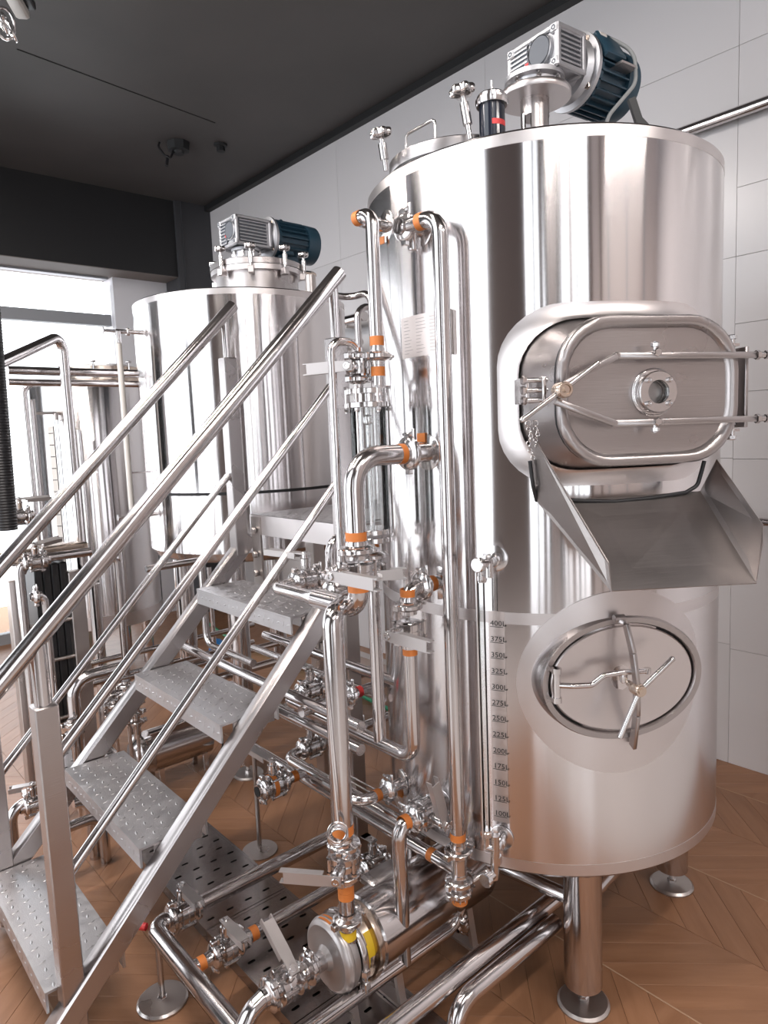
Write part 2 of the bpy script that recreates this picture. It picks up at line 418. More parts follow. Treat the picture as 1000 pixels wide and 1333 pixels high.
# ================================================================== the room
def build_room():
    b = MB(); b.box(((LX + WX) / 2, (BY + WY) / 2, -.06), (WX - LX + .6, WY - BY + 3.0, .112)); fl = structure('floor', b, 'grout', 'chevron oak floor with pale joints')
    # chevron planks at 45 degrees, rows .285 m wide running away from the eye
    rowW, pitch, X0 = .2875, .106, 1.545
    cells = []
    for i in range(-15, 6):
        xa = X0 + i * rowW; up = i % 2
        for j in range(-30, 60):
            y0 = j * pitch
            cx_, cy_ = xa + rowW / 2, y0 + (.5 if up else -.5) * rowW + pitch / 2
            if LX < cx_ < WX - .05 and BY + .1 < cy_ < WY + .6: cells.append((i, j, xa, y0, up, math.hypot(cx_, cy_), cx_, cy_))
    def visible(c):
        q = V((c[6], c[7], 0)) - EYE; z = q.dot(FW)
        if z <= .1: return False
        u, v = 500 + F * q.dot(RT) / z, 666.5 - F * q.dot(UP) / z
        return -30 < u < 1030 and v < 1380
    cells.sort(key=lambda c: (not visible(c), c[5]))
    near = cells[:300]; rest = cells[300:]
    def shape(up, shared, xa=0., y0=0., z0=0.):
        g = .0004; gx = .0008; y1 = rowW * (1 if up else -1)
        lo = [(xa + gx, y0 + g + (y1 / rowW) * gx), (xa + rowW - gx, y0 + y1 + g - (y1 / rowW) * gx), (xa + rowW - gx, y0 + y1 + pitch - g - (y1 / rowW) * gx), (xa + gx, y0 + pitch - g + (y1 / rowW) * gx)]
        return lo
    meshes = {}
    for up in (0, 1):
        lo = shape(up, True)
        mb = MB(); c = .0006; cx_ = sum(p[0] for p in lo) / 4; cy_ = sum(p[1] for p in lo) / 4
        ang = PI / 4 if up else -PI / 4; ca, sa = math.cos(-ang), math.sin(-ang)
        loc2 = [((x - cx_) * ca - (y - cy_) * sa, (x - cx_) * sa + (y - cy_) * ca) for x, y in lo]
        top = [(x * .9985, y * .985, 0) for x, y in loc2]; bot = [(x, y, -.0035) for x, y in loc2]; mid = [(x, y, -.0007) for x, y in loc2]
        mb.add(bot + mid + top, [(8, 9, 10, 11)] + [(a * 4 + i, a * 4 + (i + 1) % 4, a * 4 + 4 + (i + 1) % 4, a * 4 + 4 + i) for a in (0, 1) for i in range(4)])
        me = bpy.data.meshes.new('plank'); me.from_pydata(mb.v, [], mb.f); me.materials.append(M['wood']); me.update()
        meshes[up] = (me, cx_, cy_, ang)
    for c in near:
        me, cx_, cy_, ang = meshes[c[4]]
        o = bpy.data.objects.new('plank', me); link(o, fl); o.location = (c[2] + cx_, c[3] + cy_, -.0002 * random.random()); o.rotation_euler.z = ang
    for k in range(-7, 3):                               # pale joint at every second seam
        b = MB(); b.box((X0 + 2 * k * rowW, (BY + WY) / 2, -.0012), (.0042, WY - BY, .0036)); part('pale_seam', b, M['grout'], fl, 0)
    for k in range(4):                                   # the planks beyond the nearest three hundred, joined
        mb = MB()
        for c in rest[k::4]:
            me, cx_, cy_, ang = meshes[c[4]]
            lo = shape(c[4], False, c[2], c[3])
            mb.add([(x, y, 0) for x, y in lo] + [(x, y, -.0035) for x, y in lo], [(0, 1, 2, 3), (4, 5, 1, 0), (5, 6, 2, 1), (6, 7, 3, 2), (7, 4, 0, 3)])
        part('far_planks', mb, 'wood', fl, 0, kind='stuff')
    # right wall: glazed panels with fine joints
    b = MB(); b.box((WX + .07, (BY + WY) / 2, CEIL / 2), (.128, WY - BY + .4, CEIL)); wr = structure('wall_right', b, 'groutdark', 'white wall of large glazed panels')
    zs = [0, .502, 1.046, 1.296, 1.565, 1.833, 2.093, 2.353, 2.615, 2.873, 3.13, CEIL]
    ys = [1.183 + k * 1.25 for k in range(-4, 5)]
    zl_ = [0, .52, 1.565, 2.605, CEIL]
    for y0, y1 in zip(ys, ys[1:]):
        zz_ = zs if y0 < 1.1 else ([0, .52, 1.3, 2.093, 2.873, CEIL] if y0 < 1.3 else zl_)
        for z0, z1 in zip(zz_, zz_[1:]):
            y0, y1 = max(y0, BY), min(y1, WY)
            if y1 - y0 < .1: continue
            mb = MB(); mb.box((WX + .001, (y0 + y1) / 2, (z0 + z1) / 2), (.012, y1 - y0 - .0016, z1 - z0 - .0016), ch=.0004)
            part('panel', mb, 'panel', wr, 0)
    # ceiling
    b = MB(); b.box(((LX + WX) / 2, (BY + WY) / 2, HALL + .06), (WX - LX + .6, WY - BY + .6, .118)); structure('ceiling.001', b, 'white', 'high white ceiling of the double height hall')
    b = MB(); b.box((WX + .07, (BY - .7) / 2 - .1, (HALL + CEIL) / 2), (.128, -.7 - BY + .2, HALL - CEIL)); structure('wall_right.001', b, 'white', 'upper wall of the double height hall')
    b = MB(); b.box(((LX - .5) / 2, WY + .12, (HALL + CEIL) / 2), (-.5 - LX + .2, .22, HALL - CEIL)); structure('wall_front.002', b, 'white', 'upper wall above the beam')
    b = MB(); b.box(((-.5 + WX) / 2, (-.7 + WY) / 2 + .1, CEIL + .16), (WX + .5, WY + .9, .318)); ce = structure('ceiling', b, 'ceil', 'charcoal painted ceiling')
    b = MB(); p0, p1 = onZ(22, 64, CEIL), onZ(280, 160, CEIL); b.bar(p0 + V((0, 0, -.0005)), p1 + V((0, 0, -.0005)), .006, .003); part('crack', b, 'black_hole', ce, 0)
    b = MB(); b.box((WX - .03, (BY + WY) / 2, CEIL - .022), (.05, WY - BY, .04)); structure('trim_1', b, 'beam', 'dark strip where ceiling meets white wall')
    # window wall
    b = MB(); b.box(((LX + 2.72) / 2, WY + .0, (CEIL + 2.795) / 2), (2.72 - LX, .46, CEIL - 2.795)); structure('wall_front', b, 'beam', 'black beam above the far window')
    b = MB(); b.box((2.56, WY + .12, 1.4), (.78, .22, 2.8)); structure('wall_front.001', b, 'white', 'white strip of wall beside far window')
    b = MB(); b.box(((LX + 2.70) / 2, WY, 2.7925), (2.70 - LX, .45, .005)); structure('trim_14', b, simple('raw_soffit_board', (.20, .17, .155), .7), 'raw underside of the black beam')
    b = MB(); c0 = onY(228, 272, WY - .26)
    b.box(((c0.x + WX) / 2, WY - .13, CEIL / 2), (WX - c0.x, .26, CEIL)); b.box((c0.x + .05, WY - .265, CEIL / 2), (.006, .01, CEIL))
    structure('column_corner', b, 'column', 'dark grey steel column in the far corner')
    zt_, zb_ = onY(5, 397, WY).z, onY(5, 413, WY).z
    w1 = MB()
    for x in (-2.5, -1.2, .1): w1.box((x, WY + .08, 1.4), (.07, .06, 2.8))
    w1.box((-.2, WY + .08, (zt_ + zb_) / 2), (4.7, .07, zt_ - zb_)); w1.box((-.2, WY + .08, .04), (4.7, .07, .08)); w1.box((-.2, WY + .08, 2.785), (4.7, .07, .02))
    w = structure('window_1', w1, 'frame', 'wide bright window across the far wall')
    for i, (xa, xb) in enumerate(((-2.47, -1.23), (-1.17, .07), (.13, 2.165))):
        for za, zb in ((.08, zb_), (zt_, 2.73)):
            g = MB(); g.box(((xa + xb) / 2, WY + .08, (za + zb) / 2), (xb - xa, .006, zb - za)); part('pane', g, 'window', w, 0)
    # glazed side wall to the left of the eye
    w2 = MB(); ycuts = [.66, 1.9, 3.15, 4.4, 5.55]
    for y in ycuts: w2.box((LX, y, 2.75), (.08, .06, 5.4))
    w2.box((LX, 3.1, .05), (.08, 4.95, .1)); w2.box((LX, 3.1, 5.42), (.08, 4.95, .1)); w2.box((LX, 3.1, 2.45), (.07, 4.95, .06))
    w = structure('window_2', w2, 'frame', 'tall glazed shopfront on the left side')
    for a, c in zip(ycuts, ycuts[1:]):
        for za, zb in ((.1, 2.42), (2.48, 5.37)):
            g = MB(); g.box((LX, (a + c) / 2, (za + zb) / 2), (.006, c - a - .06, zb - za)); part('pane', g, 'window', w, 0)
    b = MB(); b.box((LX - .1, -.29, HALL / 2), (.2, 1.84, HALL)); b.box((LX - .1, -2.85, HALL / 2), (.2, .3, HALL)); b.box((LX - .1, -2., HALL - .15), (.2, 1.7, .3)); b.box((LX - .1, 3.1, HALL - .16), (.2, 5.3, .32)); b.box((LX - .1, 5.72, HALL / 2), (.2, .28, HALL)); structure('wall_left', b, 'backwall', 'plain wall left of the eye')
    b = MB(); b.box((LX + .03, -.28, 2.85), (.06, 1.75, 5.7)); structure('trim_15', b, 'taupe', 'taupe cladding on the left wall')
    b = MB(); b.box(((LX - .35) / 2, (BY + WY) / 2, .003), (-.35 - LX, WY - BY - .1, .005)); b.box(((WX - .35) / 2, (BY + .15) / 2, .003), (WX + .35, .15 - BY, .005)); structure('floor.001', b, 'reflectortile', 'unseen pale floor tiles added to brighten tank reflections')  # pale tiles added behind the eye to brighten the tank's lower reflections
    w = MB(); w.box((LX - .1, -1.95, .05), (.1, 1.5, .1)); w = structure('window_5', w, 'frame', 'glazed opening in the left wall behind the eye')
    g = MB(); g.box((LX - .1, -1.95, 2.8), (.006, 1.5, 5.4)); part('pane', g, 'window', w, 0)
    for i, (y0, y1, m) in enumerate(((-1.72, -1.64, 'column'), (-2.22, -2.02, 'darkwood'), (-2.5, -2.44, 'column'))):
        b = MB(); b.box((LX + .02, (y0 + y1) / 2, 2.85), (.05, y1 - y0, 5.7)); structure('trim_%d' % (i + 2), b, m, 'unseen dark upright added for striped reflections, left wall')  # uprights added out of view to stripe the tank reflections
    # back wall in pieces round two narrow glazed openings
    cuts = [(-2.75, -2.3), (-1.35, -1.25), (-.12, WX + .1)]
    for i, (x0, x1) in enumerate(cuts):
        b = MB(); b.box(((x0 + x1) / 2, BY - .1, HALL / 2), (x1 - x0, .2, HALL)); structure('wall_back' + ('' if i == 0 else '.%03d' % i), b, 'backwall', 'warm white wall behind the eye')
    for i, (x0, x1) in enumerate(((-2.3, -1.35), (-1.25, -.12))):
        b = MB(); b.box(((x0 + x1) / 2, BY - .1, .05), (x1 - x0, .1, .1)); b.box(((x0 + x1) / 2, BY - .1, HALL - .2), (x1 - x0, .1, .4)); w = structure('window_%d' % (i + 3), b, 'frame', 'narrow glazed opening in the back wall')
        g = MB(); g.box(((x0 + x1) / 2, BY - .1, 2.75), (x1 - x0, .006, 5.3)); part('pane', g, 'window', w, 0)
    for i, (x0, x1, m) in enumerate(((-1.95, -1.85, 'frame'), (-1.62, -1.58, 'column'), (-.92, -.84, 'column'), (-.62, -.58, 'frame'), (-.30, -.10, 'darkwood'), (.28, .34, 'darkwood'), (.62, .68, 'frame'), (1.42, 1.48, 'frame'), (2.2, 2.26, 'frame'))):
        b = MB(); b.box(((x0 + x1) / 2, BY + .02, 2.8), (x1 - x0, .05, 5.6)); structure('trim_%d' % (i + 6), b, m, 'unseen dark upright added for striped reflections, back wall')  # more unseen uprights added for dark stripes in the tank steel
build_room()

# ================================================================== tank one (nearest)
C1 = V((1.667, 1.213, 0)); R1 = .471; ZT, ZB = 2.091, .376
def local(th, C=C1):
    a = math.radians(th); n = V((math.cos(a), math.sin(a), 0)); return n, V((-n.y, n.x, 0))
def pl(u, v, th, d, C=C1):
    n, t = local(th); dr = ray(u, v); k = (d - (EYE - C).dot(n) + (EYE - C).z * 0) / dr.dot(n)
    return EYE + dr * k
def surf(th, z, R, C=C1):
    n, t = local(th); return C + n * R + V((0, 0, z))
tank = thing('brewing_tank', 'tall steel brewing tank nearest, with square door, chute and oval manway', 'tank', (C1.x, C1.y, 0), 'upright steel tanks')
b = MB(); b.lathe(C1, EZ, [(ZB - .035, .0), (ZB - .02, R1 * .6), (ZB - .006, R1 - .03), (ZB, R1 - .012), (ZB + .012, R1), (ZT - .008, R1), (ZT, R1 - .006), (ZT + .002, R1 - .03), (ZT + .03, R1 * .55), (ZT + .04, 0)], 160)
part('shell', b, 'tank', tank, 30)
for z0, z1 in ((ZT - .030, ZT - .006), (1.000, 1.028), (ZB + .012, ZB + .040)):
    b = MB(); b.lathe(C1, EZ, [(z0, R1 - .001), (z0, R1 + .0006), (z1, R1 + .0006), (z1, R1 - .001)], 160)
    part('weld_band', b, 'satin', tank, 30, label='dull brushed weld band')
legs1 = [-131.6, -36.3, 53.0, 143.0]
LEGR = .406
def tank_leg(par, base, top, r, foot=.065):
    b = MB(); b.cyl(base + V((0, 0, .058)), V((base.x, base.y, top)), r, seg=28); l = part('leg', b, 'pipe', par)
    b = MB(); b.cyl(base + V((0, 0, .006)), base + V((0, 0, .062)), .009, seg=12); hexbolt(b, base + V((0, 0, .010)), EZ, .014, .012); part('levelling_screw', b, 'mirror', l)
    b = MB(); b.lathe(base, EZ, [(0, 0), (0, foot), (.004, foot), (.010, foot - .006), (.012, 0)], 36); f = part('foot_plate', b, 'dull', l)
    for k in (0, 1):
        a = math.radians(20 + 180 * k); q = base + V((math.cos(a) * foot * .72, math.sin(a) * foot * .72, .0105))
        h = MB(); h.lathe(q - V((0, 0, .002)), EZ, [(0, .0065), (.003, .0065), (.003, 0)], 12)
    return l
for a in legs1:
    n, t = local(a); tank_leg(tank, C1 + n * LEGR, ZB - .005, .047)
def lp(i, z): n, t = local(legs1[i]); return C1 + n * LEGR + V((0, 0, z))
for i, j, z in ((0, 1, .27), (1, 2, .27), (2, 3, .27), (3, 0, .27)):
    b = MB(); b.cyl(lp(i, z), lp(j, z), .019, seg=14); part('brace', b, 'pipe', tank)

# rounded rectangle on the tank or on a plane
def rrect(hw, hh, r, n=8):
    out = []
    for cx_, cy_, a0 in ((hw - r, hh - r, 0), (-hw + r, hh - r, 90), (-hw + r, -hh + r, 180), (hw - r, -hh + r, 270)):
        for k in range(n + 1):
            a = math.radians(a0 + 90 * k / n); out.append((cx_ + r * math.cos(a), cy_ + r * math.sin(a)))
    return out
def dens(poly, m=3):
    out = []
    for i, p in enumerate(poly):
        q = poly[(i + 1) % len(poly)]; k = max(1, int(math.hypot(q[0] - p[0], q[1] - p[1]) / .02))
        for j in range(k): out.append((p[0] + (q[0] - p[0]) * j / k, p[1] + (q[1] - p[1]) * j / k))
    return out
def curved(th, zc, poly, off, R=R1, C=C1):
    n, t = local(th); out = []
    for x, y in poly:
        x = max(-R * .97, min(R * .97, x)); d = math.sqrt(R * R - x * x)
        rad = n * d + t * x
        out.append(C + rad * ((R + off) / R) + V((0, 0, zc + y)))
    return out
def planar(th, zc, poly, d, C=C1):
    n, t = local(th); return [C + n * d + t * x + V((0, 0, zc + y)) for x, y in poly]
TH = -120.5; DZ = 1.520; DD = .565
door_c = planar(TH, DZ, [(0, 0)], DD)[0]
outer = dens(rrect(.268, .205, .13)); scale = lambda p, a, c: [(x * a, y * c) for x, y in p]
def same(hw, hh, r):
    """rounded rectangle sampled with the same count as 'outer'"""
    base = rrect(.268, .205, .13); o = []
    src = rrect(hw, hh, r)
    for i, p in enumerate(base):
        q = base[(i + 1) % len(base)]; k = max(1, int(math.hypot(q[0] - p[0], q[1] - p[1]) / .02)); s0, s1 = src[i], src[(i + 1) % len(src)]
        for j in range(k): o.append((s0[0] + (s1[0] - s0[0]) * j / k, s0[1] + (s1[1] - s0[1]) * j / k))
    return o
b = MB(); b.loft([curved(TH, DZ, same(.268, .200, .13), -.001), curved(TH, DZ, same(.268, .200, .13), .002), curved(TH, DZ, same(.235, .172, .12), .003), curved(TH, DZ, same(.226, .164, .115), .012)])
pad = part('door_pad', b, 'satin', tank, 50, label='curved weld pad around square door')
b = MB(); b.loft([curved(TH, DZ, same(.228, .166, .115), .001), curved(TH, DZ, same(.214, .156, .11), .02), planar(TH, DZ, same(.196, .143, .105), DD - .034), planar(TH, DZ, same(.196, .143, .105), DD - .020), planar(TH, DZ, same(.17, .12, .09), DD - .020)])
part('door_neck', b, 'brushed', tank, 50)
b = MB(); b.loft([planar(TH, DZ, same(.203, .150, .11), DD - .022), planar(TH, DZ, same(.203, .150, .11), DD - .016)], cap0=True, cap1=True)
part('door_gasket', b, 'rubber', tank, 50)
b = MB()
b.loft([planar(TH, DZ, same(.198, .146, .108), DD - .017), planar(TH, DZ, same(.204, .152, .112), DD - .012), planar(TH, DZ, same(.206, .154, .112), DD - .002), planar(TH, DZ, same(.202, .150, .110), DD + .006),
        planar(TH, DZ, same(.192, .140, .103), DD + .008), planar(TH, DZ, same(.184, .132, .097), DD + .003), planar(TH, DZ, same(.180, .128, .095), DD - .006), planar(TH, DZ, same(.172, .120, .09), DD - .007), planar(TH, DZ, same(.08, .07, .05), DD - .003)], cap0=True, cap1=True)
door = part('door', b, 'brushed', tank, 50, label='rounded square steel door')
n, t = local(TH)
def dp(x, y, d=0.): return door_c + t * x + EZ * y + n * d
sgx, sgy = .008, -.004                                        # sight glass in the door
b = MB(); b.lathe(dp(sgx, sgy, -.008), n, [(0, .050), (.010, .050), (.012, .047), (.012, .043), (.014, .043), (.026, .043), (.028, .041), (.028, .024), (.020, .024), (.008, .022)], 40); part('sight_glass_frame', b, 'mirror', door)
b = MB(); b.lathe(dp(sgx, sgy, .012), n, [(0, 0), (0, .0235), (.004, .0235), (.004, 0)], 32); part('sight_glass_pane', b, 'glass', door)
b = MB(); b.lathe(dp(sgx, sgy, -.006), n, [(0, 0), (.001, .023), (.001, 0)], 24); b.lathe(dp(sgx, sgy, -.005), n, [(0, .0225), (.016, .0228)], 24); part('sight_glass_recess', b, M['black_hole'], door)
for k in range(4):
    a = PI / 4 + k * PI / 2; q = dp(sgx + math.cos(a) * .0335, sgy + math.sin(a) * .0335, .020)
    b = MB(); b.lathe(q, n, [(0, .0058), (.006, .0058), (.007, .0048), (.007, .0028), (.004, .0028), (.004, 0)], 14); part('screw', b, 'mirror', door)
# the two forked clamping arms from the hinge (right) to the hand wheel nut (left)
def door_arm(pix, up):
    P = [pl(u, v, TH, DD + d) for u, v, d in pix]
    b = MB()
    for a, c in zip(P, P[1:]): b.bar(a, c, .013, .022 if False else .012, up=n, ch=.0015)
    for q in P[1:-1]: b.box(q, (.013, .013, .012), t, EZ, n, .002)
    o = part('clamping_arm', b, 'brushed', door)
    e = P[-1]
    nb = MB(); hexbolt(nb, e, t, .010, .010); nb.cyl(e + t * .008, e + t * .026, .0065, seg=12); hexbolt(nb, e + t * .022, t, .009, .008); part('hinge_nut', nb, 'mirror', o)
    return P
Pu = door_arm([(722, 508, .040), (803, 463, .030), (984, 462, .024)], 1)
Pl = door_arm([(722, 522, .040), (800, 551, .030), (984, 545, .024)], -1)
for (u, v) in ((853, 459), (853, 549)):                           # studs that tie the arms to the door
    q = pl(u, v, TH, DD + .028); sg = 1 if v < 500 else -1
    b = MB(); b.cyl(q - n * .030, q + n * .012, .005, seg=10); hexbolt(b, q + n * .006, n, .009, .007); b.cyl(q, q + EZ * sg * .022, .0045, seg=10); hexbolt(b, q + EZ * sg * .012, EZ * sg, .0085, .009); part('arm_stud', b, 'mirror', door)
hub = pl(731, 508, TH, DD + .045)
b = MB(); b.lathe(hub - n * .012, n, [(0, 0), (0, .016), (.030, .016), (.033, .014), (.033, .010), (.030, .009), (.030, 0)], 28); b.cyl(hub + n * .015, hub + n * .026, .005, seg=10); part('clamping_nut', b, 'bronze', door, label='warm toned round clamping nut')
e0, e1 = pl(681, 546, TH, DD + .055), pl(779, 472, TH, DD + .055)
b = MB(); b.sweep([hub + n * .004 + (e0 - hub) * .12, e0], .0052, 10); b.lathe(e0 - (e0 - hub).normalized() * .004, (e0 - hub), [(0, .0055), (.006, .0062), (.010, .004), (.011, 0)], 10)
b.sweep([hub + n * .004 + (e1 - hub) * .1, e1], .0052, 10); part('tee_handle', b, 'mirror', door)
# swing bolt fork at the left
fk = pl(694, 508, TH, DD + .0)
b = MB()
for dz in (.020, 0, -.020):
    b.cyl(fk + EZ * dz - t * .016, fk + EZ * dz + t * .030, .0055, seg=10)
    hexbolt(b, fk + EZ * dz - t * .024, t, .009, .010)
b.box(fk + t * .018 - n * .02, (.010, .052, .07), t, EZ, n, .001); b.box(fk - t * .012 - n * .03, (.008, .052, .06), t, EZ, n, .001)
part('swing_bolt', b, 'mirror', tank)
# hinge plates at the right
for u, v in ((953, 449), (953, 560)):
    q = pl(u, v, TH, DD - .012); b = MB(); b.cyl(q - EZ * .016, q + EZ * .016, .006, seg=10); hexbolt(b, q + EZ * .012, EZ, .010, .009); hexbolt(b, q - EZ * .012, -EZ, .010, .009)
    b.box(q - n * .02, (.030, .006, .05), t, EZ, n); part('hinge_pin', b, 'mirror', tank)
b = MB(); q = pl(962, 505, TH, DD - .02); b.box(q, (.008, .17, .05), t, EZ, n, .001); part('hinge_plate', b, 'brushed', tank)
# little chains with safety pins
for (u0, v0, v1) in ((688, 556, 598), (697, 556, 590)):
    b = MB(); q0 = pl(u0, v0, TH, DD - .045); q1 = pl(u0 + 4, v1, TH, DD - .045); m_ = 9
    for k in range(m_):
        c = q0.lerp(q1, (k + .5) / m_) + t * (.004 * math.sin(k)); b.torus(c, t if k % 2 else n, .0042, .0009, 10, 5)
    b.torus(q0 + EZ * .008, n, .006, .0012, 14, 5); part('pin_chain', b, 'mirror', tank)
# black gasket cord round the chute root + chute
cord = [pl(u, v, TH, d) for u, v, d in ((690, 600, .50), (694, 632, .495), (699, 652, .48))]
b = MB(); b.tube(cord, .0045, .01, 10); part('gasket_cord', b, 'rubber', tank)
cord = [pl(u, v, TH, d) for u, v, d in ((728, 650, .512), (760, 652, .514), (800, 653, .516), (850, 648, .516), (893, 641, .512), (908, 632, .51), (914, 612, .51), (917, 600, .51))]
b = MB(); b.tube(cord, .0045, .02, 10); part('gasket_cord', b, 'rubber', tank)
chute = thing('discharge_chute', 'open sheet steel chute sloping out below the square door', 'chute', planar(TH, 0, [(0, 1.14)], .7)[0])
def cp(u, v, d): return pl(u, v, TH, d)
FL, FR = cp(797, 770, .70), cp(985, 760, .70)
BL, BR = cp(735, 652, .505), cp(912, 640, .505)
SL = cp(701, 654, .485); WL = cp(688, 556, .50); WL2 = cp(793, 732, .69); WR = cp(934, 598, .525); WR2 = cp(994, 683, .69); WR3 = cp(994, 706, .70)
b = MB(); b.sheet([BL, FL, FR, BR], .002); part('chute_floor', b, 'chute', chute, 0)
b = MB(); b.sheet([SL, FL, WL2, WL], .002); part('side_wing', b, 'chute', chute, 0)
b = MB(); b.sheet([BL, FL, SL], .0016); part('side_wing_fold', b, 'chute', chute, 0)
b = MB(); b.sheet([BR, FR, WR3, WR2, WR], .002); part('side_wing', b, 'chute', chute, 0)

# ---- oval manway
TO = -122.0; OZ = .872
def ell(a, c, nseg=64): return [(a * math.cos(2 * PI * k / nseg), c * math.sin(2 * PI * k / nseg)) for k in range(nseg)]
no, to = local(TO)
cc_ = lambda x, y, d: C1 + no * d + to * x + V((0, 0, OZ + y))
b = MB(); b.loft([curved(TO, OZ - .012, ell(.232, .218), -.001), curved(TO, OZ - .012, ell(.232, .218), .0025), curved(TO, OZ, ell(.205, .150), .004), curved(TO, OZ, ell(.200, .146), .004)]); part('manway_pad', b, 'satin', tank, 50, label='broad oval weld pad around manway')
def oring(a, c, d): return [cc_(x, y, d) for x, y in ell(a, c)]
DO = .478
b = MB(); b.loft([curved(TO, OZ, ell(.203, .148), .000), oring(.200, .146, DO - .004), oring(.196, .143, DO + .003), oring(.183, .131, DO + .002), oring(.180, .128, DO - .003), oring(.179, .127, DO - .018)]); part('manway_ring', b, 'brushed', tank, 50)
b = MB(); b.loft([oring(.179, .127, DO - .019), oring(.179, .127, DO - .016)], cap0=True, cap1=True); part('manway_gasket', b, 'rubber', tank)
b = MB(); b.loft([oring(.175, .1235, DO - .016), oring(.175, .1235, DO - .004), oring(.172, .121, DO - .001)] + [oring(.172 * q_, .121 * q_, DO - .001 - .008 * (1 - q_)) for q_ in (.94, .8, .6, .4, .2, .05)], cap0=True, cap1=True); md = part('manway_door', b, 'satin', tank, 30, label='oval steel manway door')
def op(u, v, d): return pl(u, v, TO, d)
# crossbar
P = [op(802, 806, DO + .006), op(815, 812, DO + .030), op(824, 850, DO + .045), op(829, 890, DO + .050), op(829, 930, DO + .042), op(824, 972, DO + .010)]
b = MB()
for a, c in zip(P, P[1:]): b.bar(a, c, .009, .020, up=no, ch=.001)
b.cyl(op(806, 805, DO + .016) - to * .012, op(806, 805, DO + .016) + to * .012, .009, seg=14)
part('crossbar', b, 'brushed', md)
hub2 = op(833, 899, DO + .058)
b = MB(); b.cyl(hub2 - no * .05, hub2 + no * .008, .007, seg=12); b.lathe(hub2 - no * .022, no, [(0, 0), (0, .015), (.024, .015), (.030, .012), (.030, .007), (.034, .007), (.034, 0)], 24); part('spindle_nut', b, 'bronze', md)
b = MB()
for u, v in ((875, 858), (808, 958)):
    e = op(u, v, DO + .062); b.sweep([hub2 + (e - hub2) * .08, e], .006, 10); b.lathe(e, e - hub2, [(-.002, .0065), (.004, .006), (.007, 0)], 10)
part('tee_handle', b, 'mirror', md)
h0 = op(725, 892, DO + .016)
b = MB(); b.cyl(h0 - EZ * .035, h0 + EZ * .035, .0085, seg=14); b.cyl(h0 + EZ * .028, h0 + EZ * .040, .011, seg=14); b.cyl(h0 - EZ * .040, h0 - EZ * .028, .011, seg=14)
b.box(h0 + EZ * .034 - no * .014 - to * .004, (.014, .008, .03), to, EZ, no); b.box(h0 - EZ * .034 - no * .014 - to * .004, (.014, .008, .03), to, EZ, no)
part('manway_hinge', b, 'mirror', tank)
b = MB(); b.tube([h0, op(745, 893, DO + .03), op(770, 892, DO + .034), op(786, 879, DO + .034), op(812, 875, DO + .034), op(843, 873, DO + .030)], .0065, .02, 12); b.box(op(812, 880, DO + .03), (.014, .030, .012), to, EZ, no, .001); b.cyl(op(843, 873, DO + .030) - EZ * .006, op(843, 873, DO + .030) + EZ * .006, .008, seg=10); part('hinge_arm', b, 'mirror', md)

# ---- level gauge with its scale
GT = on_tank(645, 727, C1, R1); GB = on_tank(655, 1090, C1, R1)
gth = math.degrees(math.atan2(GT.y - C1.y, GT.x - C1.x)); ng, tg = local(gth)
GB = V((GT.x, GT.y, GB.z))
gauge = thing('level_gauge', 'glass level gauge tube between two elbow valves on nearest tank', 'gauge', GB, 'level gauges')
tb = GT + ng * .052 - EZ * .02 - tg * .020; tl = GB + ng * .052 + EZ * .004 - tg * .020
b = MB(); b.lathe(tl, EZ, [(0, .0085), ((tb - tl).z, .0085), ((tb - tl).z, .0065), (0, .0065), (0, .0085)], 16); part('glass_tube', b, 'glass', gauge)
b = MB(); q = tb + ng * .016 - tg * .006; b.cyl(V((q.x, q.y, tl.z + .01)), V((q.x, q.y, tb.z)), .0024, seg=8); part('guard_rod', b, 'mirror', gauge)
for P_, sg in ((GT, 1), (GB, -1)):
    flange_disc(gauge, P_ + ng * .001, ng, .030, .003)
    b = MB(); b.cyl(P_, P_ + ng * .055, .012, seg=18); b.cyl(P_ + ng * .020, P_ + ng * .034, .017, seg=20, ch=.002)
    b.cyl(P_ + ng * .052, P_ + ng * .052 - EZ * .034 * sg, .010, seg=16); part('elbow', b, 'mirror', gauge)
    b = MB(); q = P_ + ng * .055 - tg * .004 - (EZ * .062 * (1 if sg < 0 else 0));
    if sg < 0: b.cyl(P_ + ng * .052, q - EZ * .012, .0105, seg=16); b.box(P_ + ng * .046 - EZ * .03, (.022, .022, .026), ng, tg, EZ, .003)
    dd_ = (ng * 1.0 - tg * .35).normalized()
    b.cyl(q, q + dd_ * .028, .010, seg=16); b.lathe(q + dd_ * .024, dd_, [(0, 0), (0, .015), (.002, .017), (.012, .017), (.014, .015), (.014, 0)], 24); part('valve_knob', b, 'mirror', gauge)
    b = MB(); q = P_ + ng * .052 - tg * .020 - EZ * sg * .03; b.cyl(P_ + ng * .052, P_ + ng * .052 - tg * .020, .010, seg=12); b.cyl(P_ + ng * .052 - tg * .020, q, .0095, seg=12); b.lathe(q, -EZ * sg, [(0, 0), (0, .0155), (.010, .0155), (.012, .0135), (.016, .0135), (.016, 0)], 8 if sg < 0 else 20); part('gland_nut', b, 'mirror', gauge)
